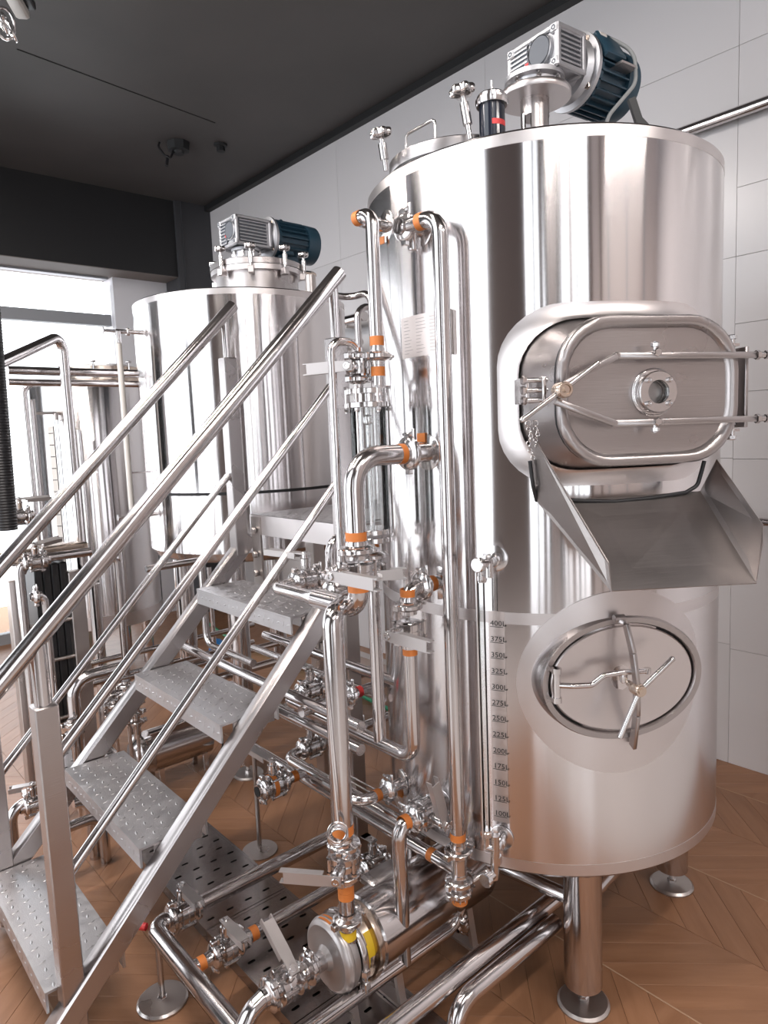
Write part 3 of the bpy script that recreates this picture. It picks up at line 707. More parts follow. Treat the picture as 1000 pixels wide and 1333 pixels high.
# the scale, bent to the shell
def strip(par, u0, u1, v0, v1, off, mat, name='scale_strip'):
    a, c = on_tank(u0, v0, C1, R1), on_tank(u1, v0, C1, R1); zt = a.z; zb = on_tank(u0, v1, C1, R1).z
    t0, t1 = math.atan2(a.y - C1.y, a.x - C1.x), math.atan2(c.y - C1.y, c.x - C1.x)
    if t1 < t0 - PI: t1 += 2 * PI
    if t1 > t0 + PI: t1 -= 2 * PI
    rows = []
    for z in (zb, zt): rows.append([C1 + V((math.cos(t0 + (t1 - t0) * k / 8) * (R1 + off), math.sin(t0 + (t1 - t0) * k / 8) * (R1 + off), z)) for k in range(9)])
    rin = [C1 + (p - C1 - V((0, 0, p.z))) * ((R1 - .001) / (R1 + off)) + V((0, 0, p.z)) for p in rows[0]]
    rin2 = [C1 + (p - C1 - V((0, 0, p.z))) * ((R1 - .001) / (R1 + off)) + V((0, 0, p.z)) for p in rows[1]]
    b = MB(); b.loft([rin, rows[0], rows[1], rin2], closed=False); part(name, b, mat, par, 30); return t0, t1, zt, zb
t0, t1, szt, szb = strip(tank, 636, 657, 795, 1066, .0012, 'nameplate')
def text(par, s, P_, X, Y, size, mat='ink', name='lettering', off=.0006, align='LEFT', thin=1.0):
    cu = bpy.data.curves.new(name, 'FONT'); cu.body = s; cu.size = size; cu.align_x = align; cu.extrude = .00008; cu.resolution_u = 2
    tmp = bpy.data.objects.new(name, cu); COL.objects.link(tmp)
    bpy.context.view_layer.update()
    me = bpy.data.meshes.new_from_object(tmp.evaluated_get(bpy.context.evaluated_depsgraph_get()))
    COL.objects.unlink(tmp); bpy.data.objects.remove(tmp)
    me.name = name; me.materials.clear(); me.materials.append(M[mat])
    o = bpy.data.objects.new(name, me); link(o, par)
    X, Y = V(X).normalized(), V(Y).normalized(); Z = X.cross(Y); P2 = V(P_) + Z * off - base_of(par)
    o.matrix_local = Matrix(((X.x * thin, Y.x, Z.x, P2.x), (X.y * thin, Y.y, Z.y, P2.y), (X.z * thin, Y.z, Z.z, P2.z), (0, 0, 0, 1)))
    return o
vs_ = [816, 836.5, 857, 878, 898.5, 919, 939, 960, 981, 1001, 1022, 1042.5, 1062]
for k, v in enumerate(vs_):
    z = on_tank(648, v, C1, R1).z; tm = t0 + (t1 - t0) * .90; tm2 = t0 + (t1 - t0) * .08
    def cyp(tt, zz, o_): return C1 + V((math.cos(tt) * (R1 + o_), math.sin(tt) * (R1 + o_), zz))
    b = MB(); rows = [[cyp(tm2 + (tm - tm2) * i / 4, zz, .0017) for i in range(5)] for zz in (z - .0007, z + .0007)]; b.loft(rows, closed=False); part('graduation', b, 'ink', tank, 0)
    pm = cyp(t0 + (t1 - t0) * .10, z + .003, .0018); tt = t0 + (t1 - t0) * .5
    text(tank, '%dL' % (400 - 25 * k), pm, (-math.sin(tt), math.cos(tt), 0), EZ, .0175, thin=1.12)
# nameplate
np_t = strip(tank, 523, 581, 415, 468, .002, 'nameplate', 'nameplate')
b = MB()
for k in range(11):
    z = np_t[2] + (np_t[3] - np_t[2]) * (.1 + .8 * k / 10)
    for j in range(3):
        f0 = .08 + .3 * j; f1 = f0 + .10 + .12 * random.random()
        b.loft([[C1 + V((math.cos(np_t[0] + (np_t[1] - np_t[0]) * f) * (R1 + .0026), math.sin(np_t[0] + (np_t[1] - np_t[0]) * f) * (R1 + .0026), zz)) for f in (f0, (f0 + f1) / 2, f1)] for zz in (z - .0006, z + .0006)], closed=False)
part('etched_lines', b, 'inkgrey', tank, 0, kind='stuff')
b = MB(); q = on_tank(588, 403, C1, R1); q2 = on_tank(588, 462, C1, R1); b.bar(q + ng * .006, V((q.x, q.y, q2.z)) + ng * .006, .006, .014, up=ng); part('nameplate_edge', b, 'dull', tank)

# ---- things on the tank top
lidc = V((1.440, 1.300, 0)); LR = .178
b = MB(); b.lathe(lidc, EZ, [(ZT, LR - .006), (ZT + .030, LR - .006)], 64); part('lid_collar', b, 'brushed', tank)
b = MB(); b.lathe(lidc, EZ, [(ZT + .030, LR), (ZT + .038, LR), (ZT + .038, LR - .01)], 64); part('lid_gasket', b, 'rubber', tank)
b = MB(); b.lathe(lidc, EZ, [(ZT + .038, 0), (ZT + .038, LR), (ZT + .044, LR + .002), (ZT + .066, LR + .002), (ZT + .070, LR - .004), (ZT + .074, LR * .5), (ZT + .076, 0)], 64); lid = part('top_lid', b, 'brushed', tank)
def hand_knob(par, base, top, lobes=6, R=.026):
    b = MB(); b.cyl(base, top, .0065, seg=12); b.cyl(base + (top - base) * .35, base + (top - base) * .85, .011, seg=16)
    D_ = (top - base).normalized(); A, B, _ = frame(D_); rings = []
    for h, s in ((0, .45), (.004, .9), (.008, 1.), (.018, 1.), (.022, .9), (.024, .55)):
        rings.append([top + D_ * h + (A * math.cos(2 * PI * k / 48) + B * math.sin(2 * PI * k / 48)) * R * s * (1 + .12 * math.cos(lobes * 2 * PI * k / 48)) for k in range(48)])
    b.loft(rings, cap0=True, cap1=True); part('hand_knob', b, 'mirror', par, 45)
def top_pt(u, v, z): return onZ(u, v, z)
a_ = go(V((lidc.x - .19, lidc.y + .03, ZT + .03)), 'y', 503); hand_knob(tank, a_, a_ + V((-.012, 0, .075)))
a_ = onZ(612, 170, ZT + .06); hand_knob(tank, a_ + V((0, 0, -.02)), a_ + V((-.012, .008, .075)), R=.028)
a0, a1 = onZ(529, 200, ZT + .07), onZ(567, 180, ZT + .07)
b = MB(); b.tube([a0, a0 + V((0, 0, .045)), a1 + V((0, 0, .045)), a1], .0035, .012, 10); part('wire_handle', b, 'mirror', tank)
# dark glass vent post
a_ = onZ(641, 168, ZT + .06); vb = V((a_.x, a_.y, ZT))
vent = thing('vent_post', 'dark capped vent post with a red mark on the tank top', 'vent', vb)
zt_v = go(vb, 'z', 118).z
b = MB(); b.cyl(vb, V((vb.x, vb.y, zt_v - .02)), .030, seg=28); part('post_body', b, simple('dark_glossy_post', (.015, .018, .03), .12), vent)
b = MB(); b.lathe(V((vb.x, vb.y, zt_v - .035)), EZ, [(0, 0), (0, .036), (.004, .038), (.014, .038), (.016, .034), (.022, .034), (.026, .030), (.030, 0)], 28); b.cyl(V((vb.x, vb.y, zt_v - .01)), V((vb.x, vb.y, zt_v + .022)), .003, seg=8); part('cap', b, 'mirror', vent)
b = MB(); b.lathe(V((vb.x, vb.y, zt_v - .085)), EZ, [(0, .0305), (.012, .0305)], 12, hint=(-1, -1, 0), arc=.22, start=-.1); part('sticker', b, 'red', vent)
b = MB(); b.cyl(onZ(681, 160, ZT + .06) - EZ * .06, onZ(681, 160, ZT + .06) + EZ * .02, .003, seg=8); part('thin_rod', b, 'mirror', vent)

# ---- gear reducers and motors
def gearmotor(label, c, zb, rot, box=(.17, .155, .13), mlen=.20, mr=.085, front=.0, tilt=0, terminal='side', nfin=26, gap=0.):
    """c = axis xy, zb = underside of gearbox; motor points along rot (radians)"""
    t = thing('gear_motor', label, 'motor', (c[0], c[1], zb), 'agitator gear motors on the tanks')
    X = V((math.cos(rot), math.sin(rot), 0)); Y = V((-math.sin(rot), math.cos(rot), 0)); Z = EZ; o = V((c[0], c[1], zb)); lx, ly, lz = box
    b = MB(); xm = front
    ctr = o + X * xm + Z * lz / 2
    b.box(ctr, (lx * .9, ly * .9, lz * .86), X, Y, Z, .006)
    for sx in (-1, 1):                                          # corner bosses and rim frames
        for sz in (-1, 1): b.box(ctr + X * sx * lx * .46 + Z * sz * lz * .45, (.014, ly, .014), X, Y, Z, .003)
        for sy in (-1, 1): b.box(ctr + X * sx * lx * .46 + Y * sy * ly * .46, (.014, .014, lz), X, Y, Z, .003)
    for sy in (-1, 1):
        for sz in (-1, 1): b.box(ctr + Y * sy * ly * .46 + Z * sz * lz * .45, (lx, .014, .014), X, Y, Z, .003)
    housing = part('housing', b, 'cast', t)
    for sx in (-1,):
        for sy in (-1, 1):
            for sz in (-1, 1):
                b = MB(); q = ctr + X * sx * lx * .50 + Y * sy * ly * .42 + Z * sz * lz * .40
                b.box(q, (.010, .026, .026), X, Y, Z, .004); part('boss', b, 'cast', housing)
                b = MB(); b.lathe(q + X * sx * .005, X * sx, [(0, .0065), (.001, .0065), (.001, .004), (-.003, 0)], 14); part('bolt_hole', b, 'greydisc', housing)
    b = MB(); b.box(o + X * (xm - lx * .452) + Y * (ly * .27) + Z * lz * .5, (.006, ly * .34, lz * .76), X, Y, Z); b.box(o + X * (xm - .004) - Y * ly * .452 + Z * lz * .5, (lx * .76, .006, lz * .76), X, Y, Z); part('rib_gap_shade', b, 'greydisc', housing, 0, kind='stuff')  # dark plates paint in the shade between the ribs
    for k in range(7):                                          # cooling ribs on the two seen sides
        z = lz * (.16 + .68 * k / 6)
        b = MB(); b.box(o + X * (xm - lx * .465) + Y * (ly * .27) + Z * z, (.012, ly * .34, .0045), X, Y, Z); part('rib', b, 'cast', housing)
        b = MB(); b.box(o + X * (xm - .004) - Y * ly * .465 + Z * z, (lx * .74, .012, .0045), X, Y, Z); part('rib', b, 'cast', housing)
    b = MB(); b.lathe(ctr - X * lx * .455 - Y * ly * .16 + Z * .004, -X, [(0, .040), (.010, .040), (.012, .038)], 36); part('cover_rim', b, 'cast', housing)
    b = MB(); b.lathe(ctr - X * lx * .455 - Y * ly * .16 + Z * .004, -X, [(.011, .036), (.013, .0345), (.013, 0)], 36); part('cover_disc', b, 'greydisc', t, label='flat dark grey disc')
    for k in range(4):
        a = PI / 4 + k * PI / 2; q = ctr - X * (lx * .455) - Y * (ly * .16 + math.cos(a) * .05) + Z * (.004 + math.sin(a) * .05); b = MB(); b.lathe(q, -X, [(0, .005), (.006, .005), (.006, 0)], 12); part('screw', b, 'greydisc', t)
    q = ctr - X * (lx * .46) + Y * (ly * .10) - Z * .012
    b = MB(); b.box(q, (.010, .030, .042), X, Y, Z, .003); part('label_plate', b, 'cast', t)
    b = MB(); b.box(q - X * .0055, (.002, .022, .034), X, Y, Z); p_ = part('plate_print', b, 'greydisc', t)
    b = MB(); b.box(q - X * .0068, (.001, .012, .012), X, Y, Z); part('red_mark', b, 'red', p_)
    # neck below
    b = MB(); b.lathe(o, -EZ, [(0, ly * .44), (.012, ly * .44), (.016, ly * .36), (.040, ly * .34), (.044, ly * .42), (.052, ly * .42), (.052, 0)], 36)
    part('output_flange', b, 'cast', t)
    for k in range(8):
        a = k * PI / 4; q = o + V((math.cos(a), math.sin(a), 0)) * ly * .40
        b = MB(); b.cyl(q - EZ * .040, q - EZ * .014, .004, seg=8); hexbolt(b, q - EZ * .018, -EZ, .008, .008); part('bolt', b, 'mirror', t)
    # round motor flange
    fx = o + X * (xm + lx / 2 + gap) + Z * (lz * .52)
    if gap: b = MB(); b.lathe(fx - X * (gap + .008), X, [(0, ly * .30), (gap, ly * .34), (gap + .004, ly * .42)], 32); part('flange_neck', b, 'cast', t)
    b = MB(); b.lathe(fx - X * .004, X, [(0, 0), (0, ly * .40), (.010, ly * .45), (.016, mr * .95), (.020, mr + .010), (.032, mr + .010), (.034, mr + .006), (.034, 0)], 48); fl = part('motor_flange', b, 'cast', t)
    for k in range(4):
        a = PI / 4 + k * PI / 2; q = fx + X * .014 + (Y * math.cos(a) + Z * math.sin(a)) * (mr - .004); b = MB(); b.cyl(q, q + X * .01, .006, seg=8); hexbolt(b, q + X * .004, -X, .009, .009); part('bolt', b, 'bronze', fl)
    m0 = fx + X * .032
    b = MB(); b.lathe(m0, X, [(0, 0), (0, mr - .002), (.018, mr), (.022, mr - .012), (mlen * .70, mr - .012), (mlen * .70, mr + .001), (mlen * .72, mr + .003), (mlen * .97, mr + .001), (mlen, mr - .012), (mlen, 0)], 48); mot = part('motor_body', b, 'blue', t)
    for k in range(nfin):
        a = 2 * PI * k / nfin
        D_ = Y * math.cos(a) + Z * math.sin(a)
        if terminal == 'under' and D_.z < -.62: continue
        b = MB(); T_ = X.cross(D_); b.box(m0 + X * (mlen * .36) + D_ * (mr - .004), (mlen * .62, .004, .016), X, T_, D_); part('fin', b, 'blue', mot, 0)
    if terminal == 'side':
        D_ = (-Y * .95 + Z * .55).normalized(); T_ = X.cross(D_)
        b = MB(); b.box(m0 + X * mlen * .26 + D_ * (mr + .004), (.085, .085, .022), X, T_, D_, .004); part('terminal_box', b, 'blue', mot)
        b = MB(); b.box(m0 + X * mlen * .50 + (-Y * .98 + Z * .0) * (mr + .004), (.07, .006, .05), X, Z, -Y); part('rating_plate', b, 'nameplate', mot)
    else:
        b = MB(); b.box(m0 + X * mlen * .30 - Z * (mr + .006), (.11, .10, .04), X, Y, Z, .004); part('terminal_box', b, 'blue', mot)
        b = MB(); b.box(m0 + X * mlen * .26 - Z * (mr - .02) - Y * .06, (.05, .03, .02), X, Y, Z, .004); part('mounting_foot', b, 'blue', mot)
    lug = m0 + X * mlen * .30 + Z * (mr + .002); b = MB(); b.torus(lug, Y, .010, .003, 16, 6); part('lifting_eye', b, 'blue', mot)
    return t, m0, X, Y, mr, mlen
R5 = math.radians(-6.0)
g1, m0, X_, Y_, mr, ml = gearmotor('gear motor on the nearest tank, blue motor behind silver gearbox', (C1.x, C1.y), 2.400, R5, (.11, .185, .105), .190, .092, .048, gap=.030)
cab = MB(); s0 = m0 + X_ * .03 - Y_ * .07 + EZ * .075
cab.tube([s0, s0 + X_ * .05 + EZ * .01, s0 + X_ * .10 - Y_ * .04 - EZ * .03, s0 + X_ * .09 - Y_ * .05 - EZ * .12, s0 + X_ * .01 - Y_ * .02 - EZ * .21, s0 - X_ * .02 - EZ * .30], .0055, .06, 10); part('cable', cab, 'cable', g1)
b = MB(); b.cyl(s0 - X_ * .014, s0 + X_ * .012, .012, seg=12); part('cable_gland', b, 'paper', g1)
# pedestal under it
ped = thing('agitator_pedestal', 'steel pedestal with round flange carrying the nearest gear motor', 'pedestal', (C1.x, C1.y, ZT))
b = MB()
zp = 2.35
for k in range(3):                                      # tube wall with three slots
    b.lathe(V((C1.x, C1.y, ZT + .03)), EZ, [(0, .039), (zp - ZT - .03, .039), (zp - ZT - .03, .035), (0, .035), (0, .039)], 8, arc=.22, start=math.radians(-118) + k * 2 * PI / 3 - .69)
part('slotted_tube', b, 'brushed', ped)
b = MB(); b.cyl(V((C1.x, C1.y, ZT)), V((C1.x, C1.y, ZT + .10)), .039, seg=30); b.cyl(V((C1.x, C1.y, 2.30)), V((C1.x, C1.y, zp)), .039, seg=30); b.cyl(V((C1.x, C1.y, ZT)), V((C1.x, C1.y, zp)), .012, seg=14); part('tube_end', b, 'brushed', ped)
b = MB(); b.lathe(V((C1.x, C1.y, 2.345)), EZ, [(0, 0), (0, .096), (.003, .098), (.015, .098), (.018, .096), (.018, 0)], 48); part('flange', b, 'satin', ped)
b = MB(); q0 = V((C1.x - .06, C1.y + .075, 2.34)); b.tube([q0, q0 - V((.015, -.02, .03)), q0 - V((.02, -.025, .09))], .005, .02, 8); part('drip_hook', b, 'bronze', ped)
# dark blade behind right
q = onZ(842, 165, ZT + .03); b = MB(); b.bar(q - EZ * .04, q + EZ * .06 - RT * .035, .012, .016); b.bar(q, q + EZ * .02 - RT * .02, .01, .01); o = part('top_latch', b, 'rubber', tank)

# ================================================================== tanks two and three
C2 = V((1.67, 2.85, 0)); R2 = .47; Z2T, Z2B = 2.05, .955
t2 = thing('brewing_tank', 'middle tank with open-sided round neck, behind the stairs and the platform', 'tank', (C2.x, C2.y, 0), 'upright steel tanks')
b = MB(); b.lathe(C2, EZ, [(Z2B - .02, 0), (Z2B - .015, R2 * .7), (Z2B - .004, R2 - .05), (Z2B + .012, R2 - .018), (Z2B + .04, R2), (Z2T - .006, R2), (Z2T, R2 - .006), (Z2T + .002, R2 - .02), (Z2T + .03, .22), (Z2T + .03, 0)], 128); part('shell', b, 'tank', t2, 30)
b = MB(); b.lathe(C2, EZ, [(Z2T - .028, R2 - .001), (Z2T - .028, R2 + .0008), (Z2T - .005, R2 + .0008), (Z2T - .005, R2 - .001)], 128); part('weld_band', b, 'satin', t2, 30)
b = MB(); b.lathe(C2, EZ, [(1.235, R2 - .001), (1.235, R2 + .0012), (1.247, R2 + .0012), (1.247, R2 - .001)], 96, arc=.34, start=math.radians(90) + 1.7); part('black_line', b, 'black_hole', t2, 30, label='thin black line round the shell')  # thin black band partway round the shell
for a in (-135, -45, 45, 135):
    n_, t_ = local(a, C2); q = C2 + n_ * .36; tank_leg(t2, V((q.x, q.y, 0)), Z2B, .044)
for a, c in ((-135, -45), (-135, 135)):
    n_, t_ = local(a); n2_, _ = local(c); b = MB(); b.cyl(C2 + n_ * .36 + EZ * .22, C2 + n2_ * .36 + EZ * .22, .018, seg=12); part('brace', b, 'pipe', t2)
NZ = 2.21; NC = V((1.765, 2.85, 0)); NR = .205
b = MB(); b.lathe(NC, EZ, [(Z2T, NR - .018), (NZ - .01, NR - .018)], 64); part('neck', b, 'brushed', t2)
b = MB(); b.lathe(NC, EZ, [(NZ - .018, NR - .018), (NZ - .018, NR + .004), (NZ + .004, NR + .004), (NZ + .004, NR - .018)], 64); part('neck_flange', b, 'satin', t2)
b = MB(); b.lathe(NC, EZ, [(NZ + .006, 0), (NZ + .006, NR + .006), (NZ + .030, NR + .006), (NZ + .034, NR), (NZ + .036, 0)], 64); lid2 = part('lid', b, 'brushed', t2)
for a in (-165, -128, -88, -50, 20, 120):
    d_ = V((math.cos(math.radians(a)), math.sin(math.radians(a)), 0)); q = NC + d_ * (NR + .018) + EZ * (NZ - .03)
    b = MB(); b.box(q - d_ * .004 + EZ * .004, (.034, .026, .030), d_, EZ.cross(d_), EZ, .002); part('lug', b, 'satin', t2)
    hand_knob(t2, q, q + EZ * .09, R=.024)
b = MB(); d_ = V((math.cos(math.radians(-55)), math.sin(math.radians(-55)), 0)); b.box(NC + V((.235, -.06, NZ + .018)), (.10, .05, .03), EX, EY, EZ, .010); part('lid_hinge', b, 'bronze', t2)
b = MB(); q = onZ(405, 378, Z2T + .01); b.cyl(V((q.x, q.y, Z2T - .01)), V((q.x, q.y, Z2T + .07)), .022, seg=20); part('stub_port', b, 'dull', t2)
g2, *_ = gearmotor('gear motor on the middle tank with a bright blue-grey finned motor', (1.715, 2.85), 2.315, 0.0, (.185, .155, .125), .245, .088, 0, terminal='under', nfin=22)
b = MB(); b.lathe(V((1.715, 2.85, NZ + .034)), EZ, [(0, .10), (.02, .10), (.022, .075), (2.268 - NZ - .034, .070), (2.268 - NZ - .034, 0)], 36); part('gear_seat', b, 'cast', t2)

C3 = V((1.5, 4.5, 0)); R3 = .36; Z3T, Z3B = 1.82, .35
t3 = thing('brewing_tank', 'smallest upright tank at the back, domed top, near the bright window', 'tank', (C3.x, C3.y, 0), 'upright steel tanks')
b = MB(); b.lathe(C3, EZ, [(Z3B - .02, 0), (Z3B, R3 - .03), (Z3B + .02, R3), (Z3T - .02, R3), (Z3T, R3 - .01), (Z3T + .03, R3 * .7), (Z3T + .05, R3 * .3), (Z3T + .05, 0)], 96); part('shell', b, 'tank', t3, 30)
b = MB(); b.lathe(C3, EZ, [(Z3B + .01, R3 - .001), (Z3B + .01, R3 + .001), (Z3B + .09, R3 + .001), (Z3B + .09, R3 - .001)], 96); part('weld_band', b, 'satin', t3, 30)
cl3 = C3 + V((.10, -.02, 0))
b = MB(); b.lathe(cl3, EZ, [(Z3T, .22), (Z3T + .085, .22), (Z3T + .085, .235), (Z3T + .11, .235), (Z3T + .13, .17), (Z3T + .15, 0)], 48); part('dome', b, 'bronze', t3)
for a in (-120, -70, -30, 30, 150):
    d_ = V((math.cos(math.radians(a)), math.sin(math.radians(a)), 0)); b = MB(); q = cl3 + d_ * .245 + EZ * (Z3T + .08); b.cyl(q, q + EZ * .05, .006, seg=8); b.cyl(q + EZ * .05, q + EZ * .062, .016, seg=12, ch=.003); part('hand_knob', b, 'mirror', t3)
for a in (-135, -45, 45, 135):
    n_, _ = local(a); q = C3 + n_ * .27; tank_leg(t3, V((q.x, q.y, 0)), Z3B, .036, .055)

# ================================================================== stairs and platform
RUN, RISE, X1, Z1, YN, YF = .2418, .2466, .3412, .1997, 1.645, 2.249
SL_ = RISE / RUN
def nose(x): return Z1 + (x - X1) * SL_
UPS = V((-SL_, 0, 1)).normalized()
stairs = thing('staircase', 'steep steel staircase of checker plate treads up to the platform', 'stairs', (X1, (YN + YF) / 2, 0))
for y, nm in ((YN - .025, 'near'), (YF + .025, 'far')):
    off = -.058
    b = MB(); xa, xb = X1 - .155, X1 + 4 * RUN - .02
    a_, c_ = V((xa, y, nose(xa) + off)) - UPS * .025, V((xb, y, nose(xb) + off)) - UPS * .025
    a_ = a_ + (c_ - a_).normalized() * .0
    while a_.z < .03: a_ = a_ + (c_ - a_).normalized() * .005
    b.bar(a_, c_, .05, .055, up=UPS, ch=.004); part('stringer', b, 'brushed', stairs)
def lozenges(mb, o, X, Y, w, d, pitch=.031, L=.020, W=.0075, h=.0013):
    """raised pattern of a checker plate on the plane o + X*[0,w] + Y*[0,d]"""
    Zn = X.cross(Y); ni, nj = int(w / pitch), int(d / pitch)
    for i in range(ni):
        for j in range(nj):
            c = o + X * ((i + .5) * w / ni) + Y * ((j + .5) * d / nj)
            a, q = (X, Y) if (i + j) % 2 else (Y, X)
            a = (a + q * .25).normalized(); q = Zn.cross(a)
            vs = [c + a * L / 2, c + q * W / 2, c - a * L / 2, c - q * W / 2, c + a * L * .28 + Zn * h, c - a * L * .28 + Zn * h]
            mb.add(vs, [(0, 1, 4), (1, 2, 5, 4), (2, 3, 5), (3, 0, 4, 5)])
for k in range(4):
    x0, z0 = X1 + k * RUN, Z1 + k * RISE; D_ = .186; TY = YF - YN - .012; y0 = YN + .006
    b = MB(); b.box((x0 + D_ / 2, (YN + YF) / 2, z0 - .003), (D_, TY, .006)); b.box((x0 + .0032, (YN + YF) / 2, z0 - .0295), (.006, TY - .001, .046)); b.box((x0 + D_ - .0035, (YN + YF) / 2, z0 - .0235), (.006, TY - .001, .034))
    tr = part('tread', b, 'tread', stairs, 0)
    b = MB(); lozenges(b, V((x0 + .006, y0, z0)), EX, EY, D_ - .012, TY)
    lozenges(b, V((x0, YF - .006, z0 - .05)), -EY, EZ, TY, .048, pitch=.026, h=.0012)
    part('raised_pattern', b, 'tread', tr, 0, kind='stuff')
    for y in (YN + .005, YF - .005):
        b = MB(); b.box((x0 + D_ * .55, y, z0 - .022), (D_ * .7, .005, .032)); part('tread_bracket', b, 'brushed', tr, 0)
# hand rails: posts, grip rails and mid rails
def rail_side(y, tag_, mids, xr0, xr1, postz, rgrip):
    t = thing('handrail', tag_, 'handrail', (.393, y, 0), 'tubular handrails of the staircase')
    yb = y
    b = MB(); b.box((.393, yb, postz[0] / 2 + .01), (.05, .05, postz[0] - .02), ch=.003); b_ = part('square_post', b, 'brushed', t)
    b = MB(); zt = nose(.40) + .77; b.cyl((.393, yb, postz[0] - .01), (.393, yb, zt), .019, seg=18); part('round_post', b, 'pipe', t)
    b = MB(); b.box((1.262, yb, (postz[1] + 1.03) / 2), (.05, .05, postz[1] - 1.03), ch=.003); part('square_post', b, 'brushed', t)
    b = MB(); b.cyl((1.262, yb, postz[1] - .01), (1.262, yb, nose(1.262) + .75), .014, seg=16); part('round_post', b, 'pipe', t)
    b = MB(); b.cyl((xr0, yb, nose(xr0) + .790), (xr1, yb, nose(xr1) + .760), rgrip, seg=24, ch=.002); part('grip_rail', b, 'pipe', t)
    for m_, x0_, x1_ in mids:
        b = MB(); b.cyl((x0_, yb, nose(x0_) + m_), (x1_, yb, nose(x1_) + m_), .0125, seg=16); o_ = part('mid_rail', b, 'pipe', t)
        b = MB(); b.lathe((x1_, yb, nose(x1_) + m_), V((-1, 0, 0)), [(-.012, 0), (-.012, .020), (-.008, .020), (-.008, .0125)], 18); part('rail_collar', b, 'mirror', o_)
rail_side(1.63, 'near handrail of the staircase, its square foot post large in front', ((.485, .415, 1.235), (.200, .415, 1.235)), .12, 1.288, (.885, 1.735), .0225)
rail_side(2.272, 'far handrail of the staircase with a single thin mid rail', ((.215, .30, 1.235),), -.05, 1.300, (.66, 1.748), .0215)

plat = thing('platform', 'raised checker plate platform between the two large tanks', 'platform', (1.8, 1.95, 0))
PX0, PX1, PZ = 1.312, 2.75, 1.176; YN0 = YN; YN = 1.694
b = MB(); b.box(((PX0 + PX1) / 2, (YN + YF) / 2 + .02, PZ - .003), (PX1 - PX0, YF - YN - .04 + .04, .006)); pd = part('deck', b, 'tread', plat, 0)
b = MB(); lozenges(b, V((PX0 + .01, YN + .03, PZ)), EX, EY, PX1 - PX0 - .02, YF - YN - .04, pitch=.036, L=.024); part('raised_pattern', b, 'tread', pd, 0, kind='stuff')
b = MB(); b.box((PX0 + .003, (YN + YF) / 2 + .02, PZ - .036), (.008, YF - YN, .072)); part('edge_beam', b, 'satin', plat, 0)
for y in (YN + .02, YF + .016): b = MB(); b.box(((PX0 + PX1) / 2, y, PZ - .040), (PX1 - PX0, .008, .064)); part('side_beam', b, 'satin', plat, 0)
for x, y in ((PX0 + .26, YF - .02), (PX0 + .04, YN + .06), (2.5, YF - .02), (2.5, YN + .06)):
    b = MB(); b.box((x, y, (PZ - .07) / 2 + .005), (.055, .055, PZ - .08), ch=.003); pp = part('post', b, 'dull', plat)
    b = MB(); b.box((x, y, .004), (.075, .075, .008)); part('foot_plate', b, 'dull', pp)
for x in (PX0 + .26, 2.5): b = MB(); b.box((x, (YN + YF) / 2 + .02, .62), (.04, YF - YN - .14, .04)); part('cross_beam', b, 'dull', plat)
b = MB(); q = V((PX0 - .012, YF - .03, 0))
for z in (1.12, 1.03, .96): hexbolt(b, q + EZ * z, -EX, .012, .012)
b.box((PX0 - .004, YF - .03, 1.04), (.008, .06, .26)); part('corner_bracket', b, 'dull', plat)

YN = YN0
# ================================================================== pump skid in front
def plate_slots(label, x0, x1, y0, y1, z, nx, ny, grp='perforated steel floor trays'):
    """tray top with real slots"""
    t = thing('perforated_tray', label, 'floor tray', ((x0 + x1) / 2, (y0 + y1) / 2, 0), grp)
    b = MB(); dx, dy = (x1 - x0 - .02) / nx, (y1 - y0 - .02) / ny; L, W = .024, .0090
    for i in range(nx):
        for j in range(ny):
            cx_, cy_ = x0 + .01 + (i + .5) * dx, y0 + .01 + (j + .5) * dy
            cx0 = cx_; cs = [(cx_ - dx / 2, cy_ - dy / 2), (cx_, cy_ - dy / 2), (cx_ + dx / 2, cy_ - dy / 2), (cx_ + dx / 2, cy_), (cx_ + dx / 2, cy_ + dy / 2), (cx_, cy_ + dy / 2), (cx_ - dx / 2, cy_ + dy / 2), (cx_ - dx / 2, cy_)]
            sx, sy = (L, W)
            cx_ += .008 if j % 2 else -.008
            hs = [(cx_ - sx / 2 + .003, cy_ - sy / 2), (cx_, cy_ - sy / 2), (cx_ + sx / 2 - .003, cy_ - sy / 2), (cx_ + sx / 2, cy_), (cx_ + sx / 2 - .003, cy_ + sy / 2), (cx_, cy_ + sy / 2), (cx_ - sx / 2 + .003, cy_ + sy / 2), (cx_ - sx / 2, cy_)]
            b.add([(x, y, z) for x, y in cs] + [(x, y, z) for x, y in hs] + [(x, y, z - .004) for x, y in hs],
                  [(a, (a + 1) % 8, 8 + (a + 1) % 8, 8 + a) for a in range(8)] + [(8 + a, 8 + (a + 1) % 8, 16 + (a + 1) % 8, 16 + a) for a in range(8)])
    part('slotted_top', b, 'perf', t, 0)
    b = MB(); w = .010
    for c, s_ in (((x0 + w / 2, (y0 + y1) / 2), (w, y1 - y0)), ((x1 - w / 2, (y0 + y1) / 2), (w, y1 - y0)), (((x0 + x1) / 2, y0 + w / 2), (x1 - x0 - 2 * w, w)), (((x0 + x1) / 2, y1 - w / 2), (x1 - x0 - 2 * w, w))):
        b.box((c[0], c[1], (z + .001) / 2 + .001), (s_[0], s_[1], z - .001))
    part('rim', b, 'perf', t, 0)
    b = MB(); b.box(((x0 + x1) / 2, (y0 + y1) / 2, .006), (x1 - x0 - .02, y1 - y0 - .02, .004)); part('slot_shade', b, 'black_hole', t, 0)  # black sheet paints in the shade beneath the slots
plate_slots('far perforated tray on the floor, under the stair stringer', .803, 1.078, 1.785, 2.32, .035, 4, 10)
plate_slots('middle perforated tray on the floor beside the pump', .803, 1.078, 1.335, 1.782, .035, 4, 8)
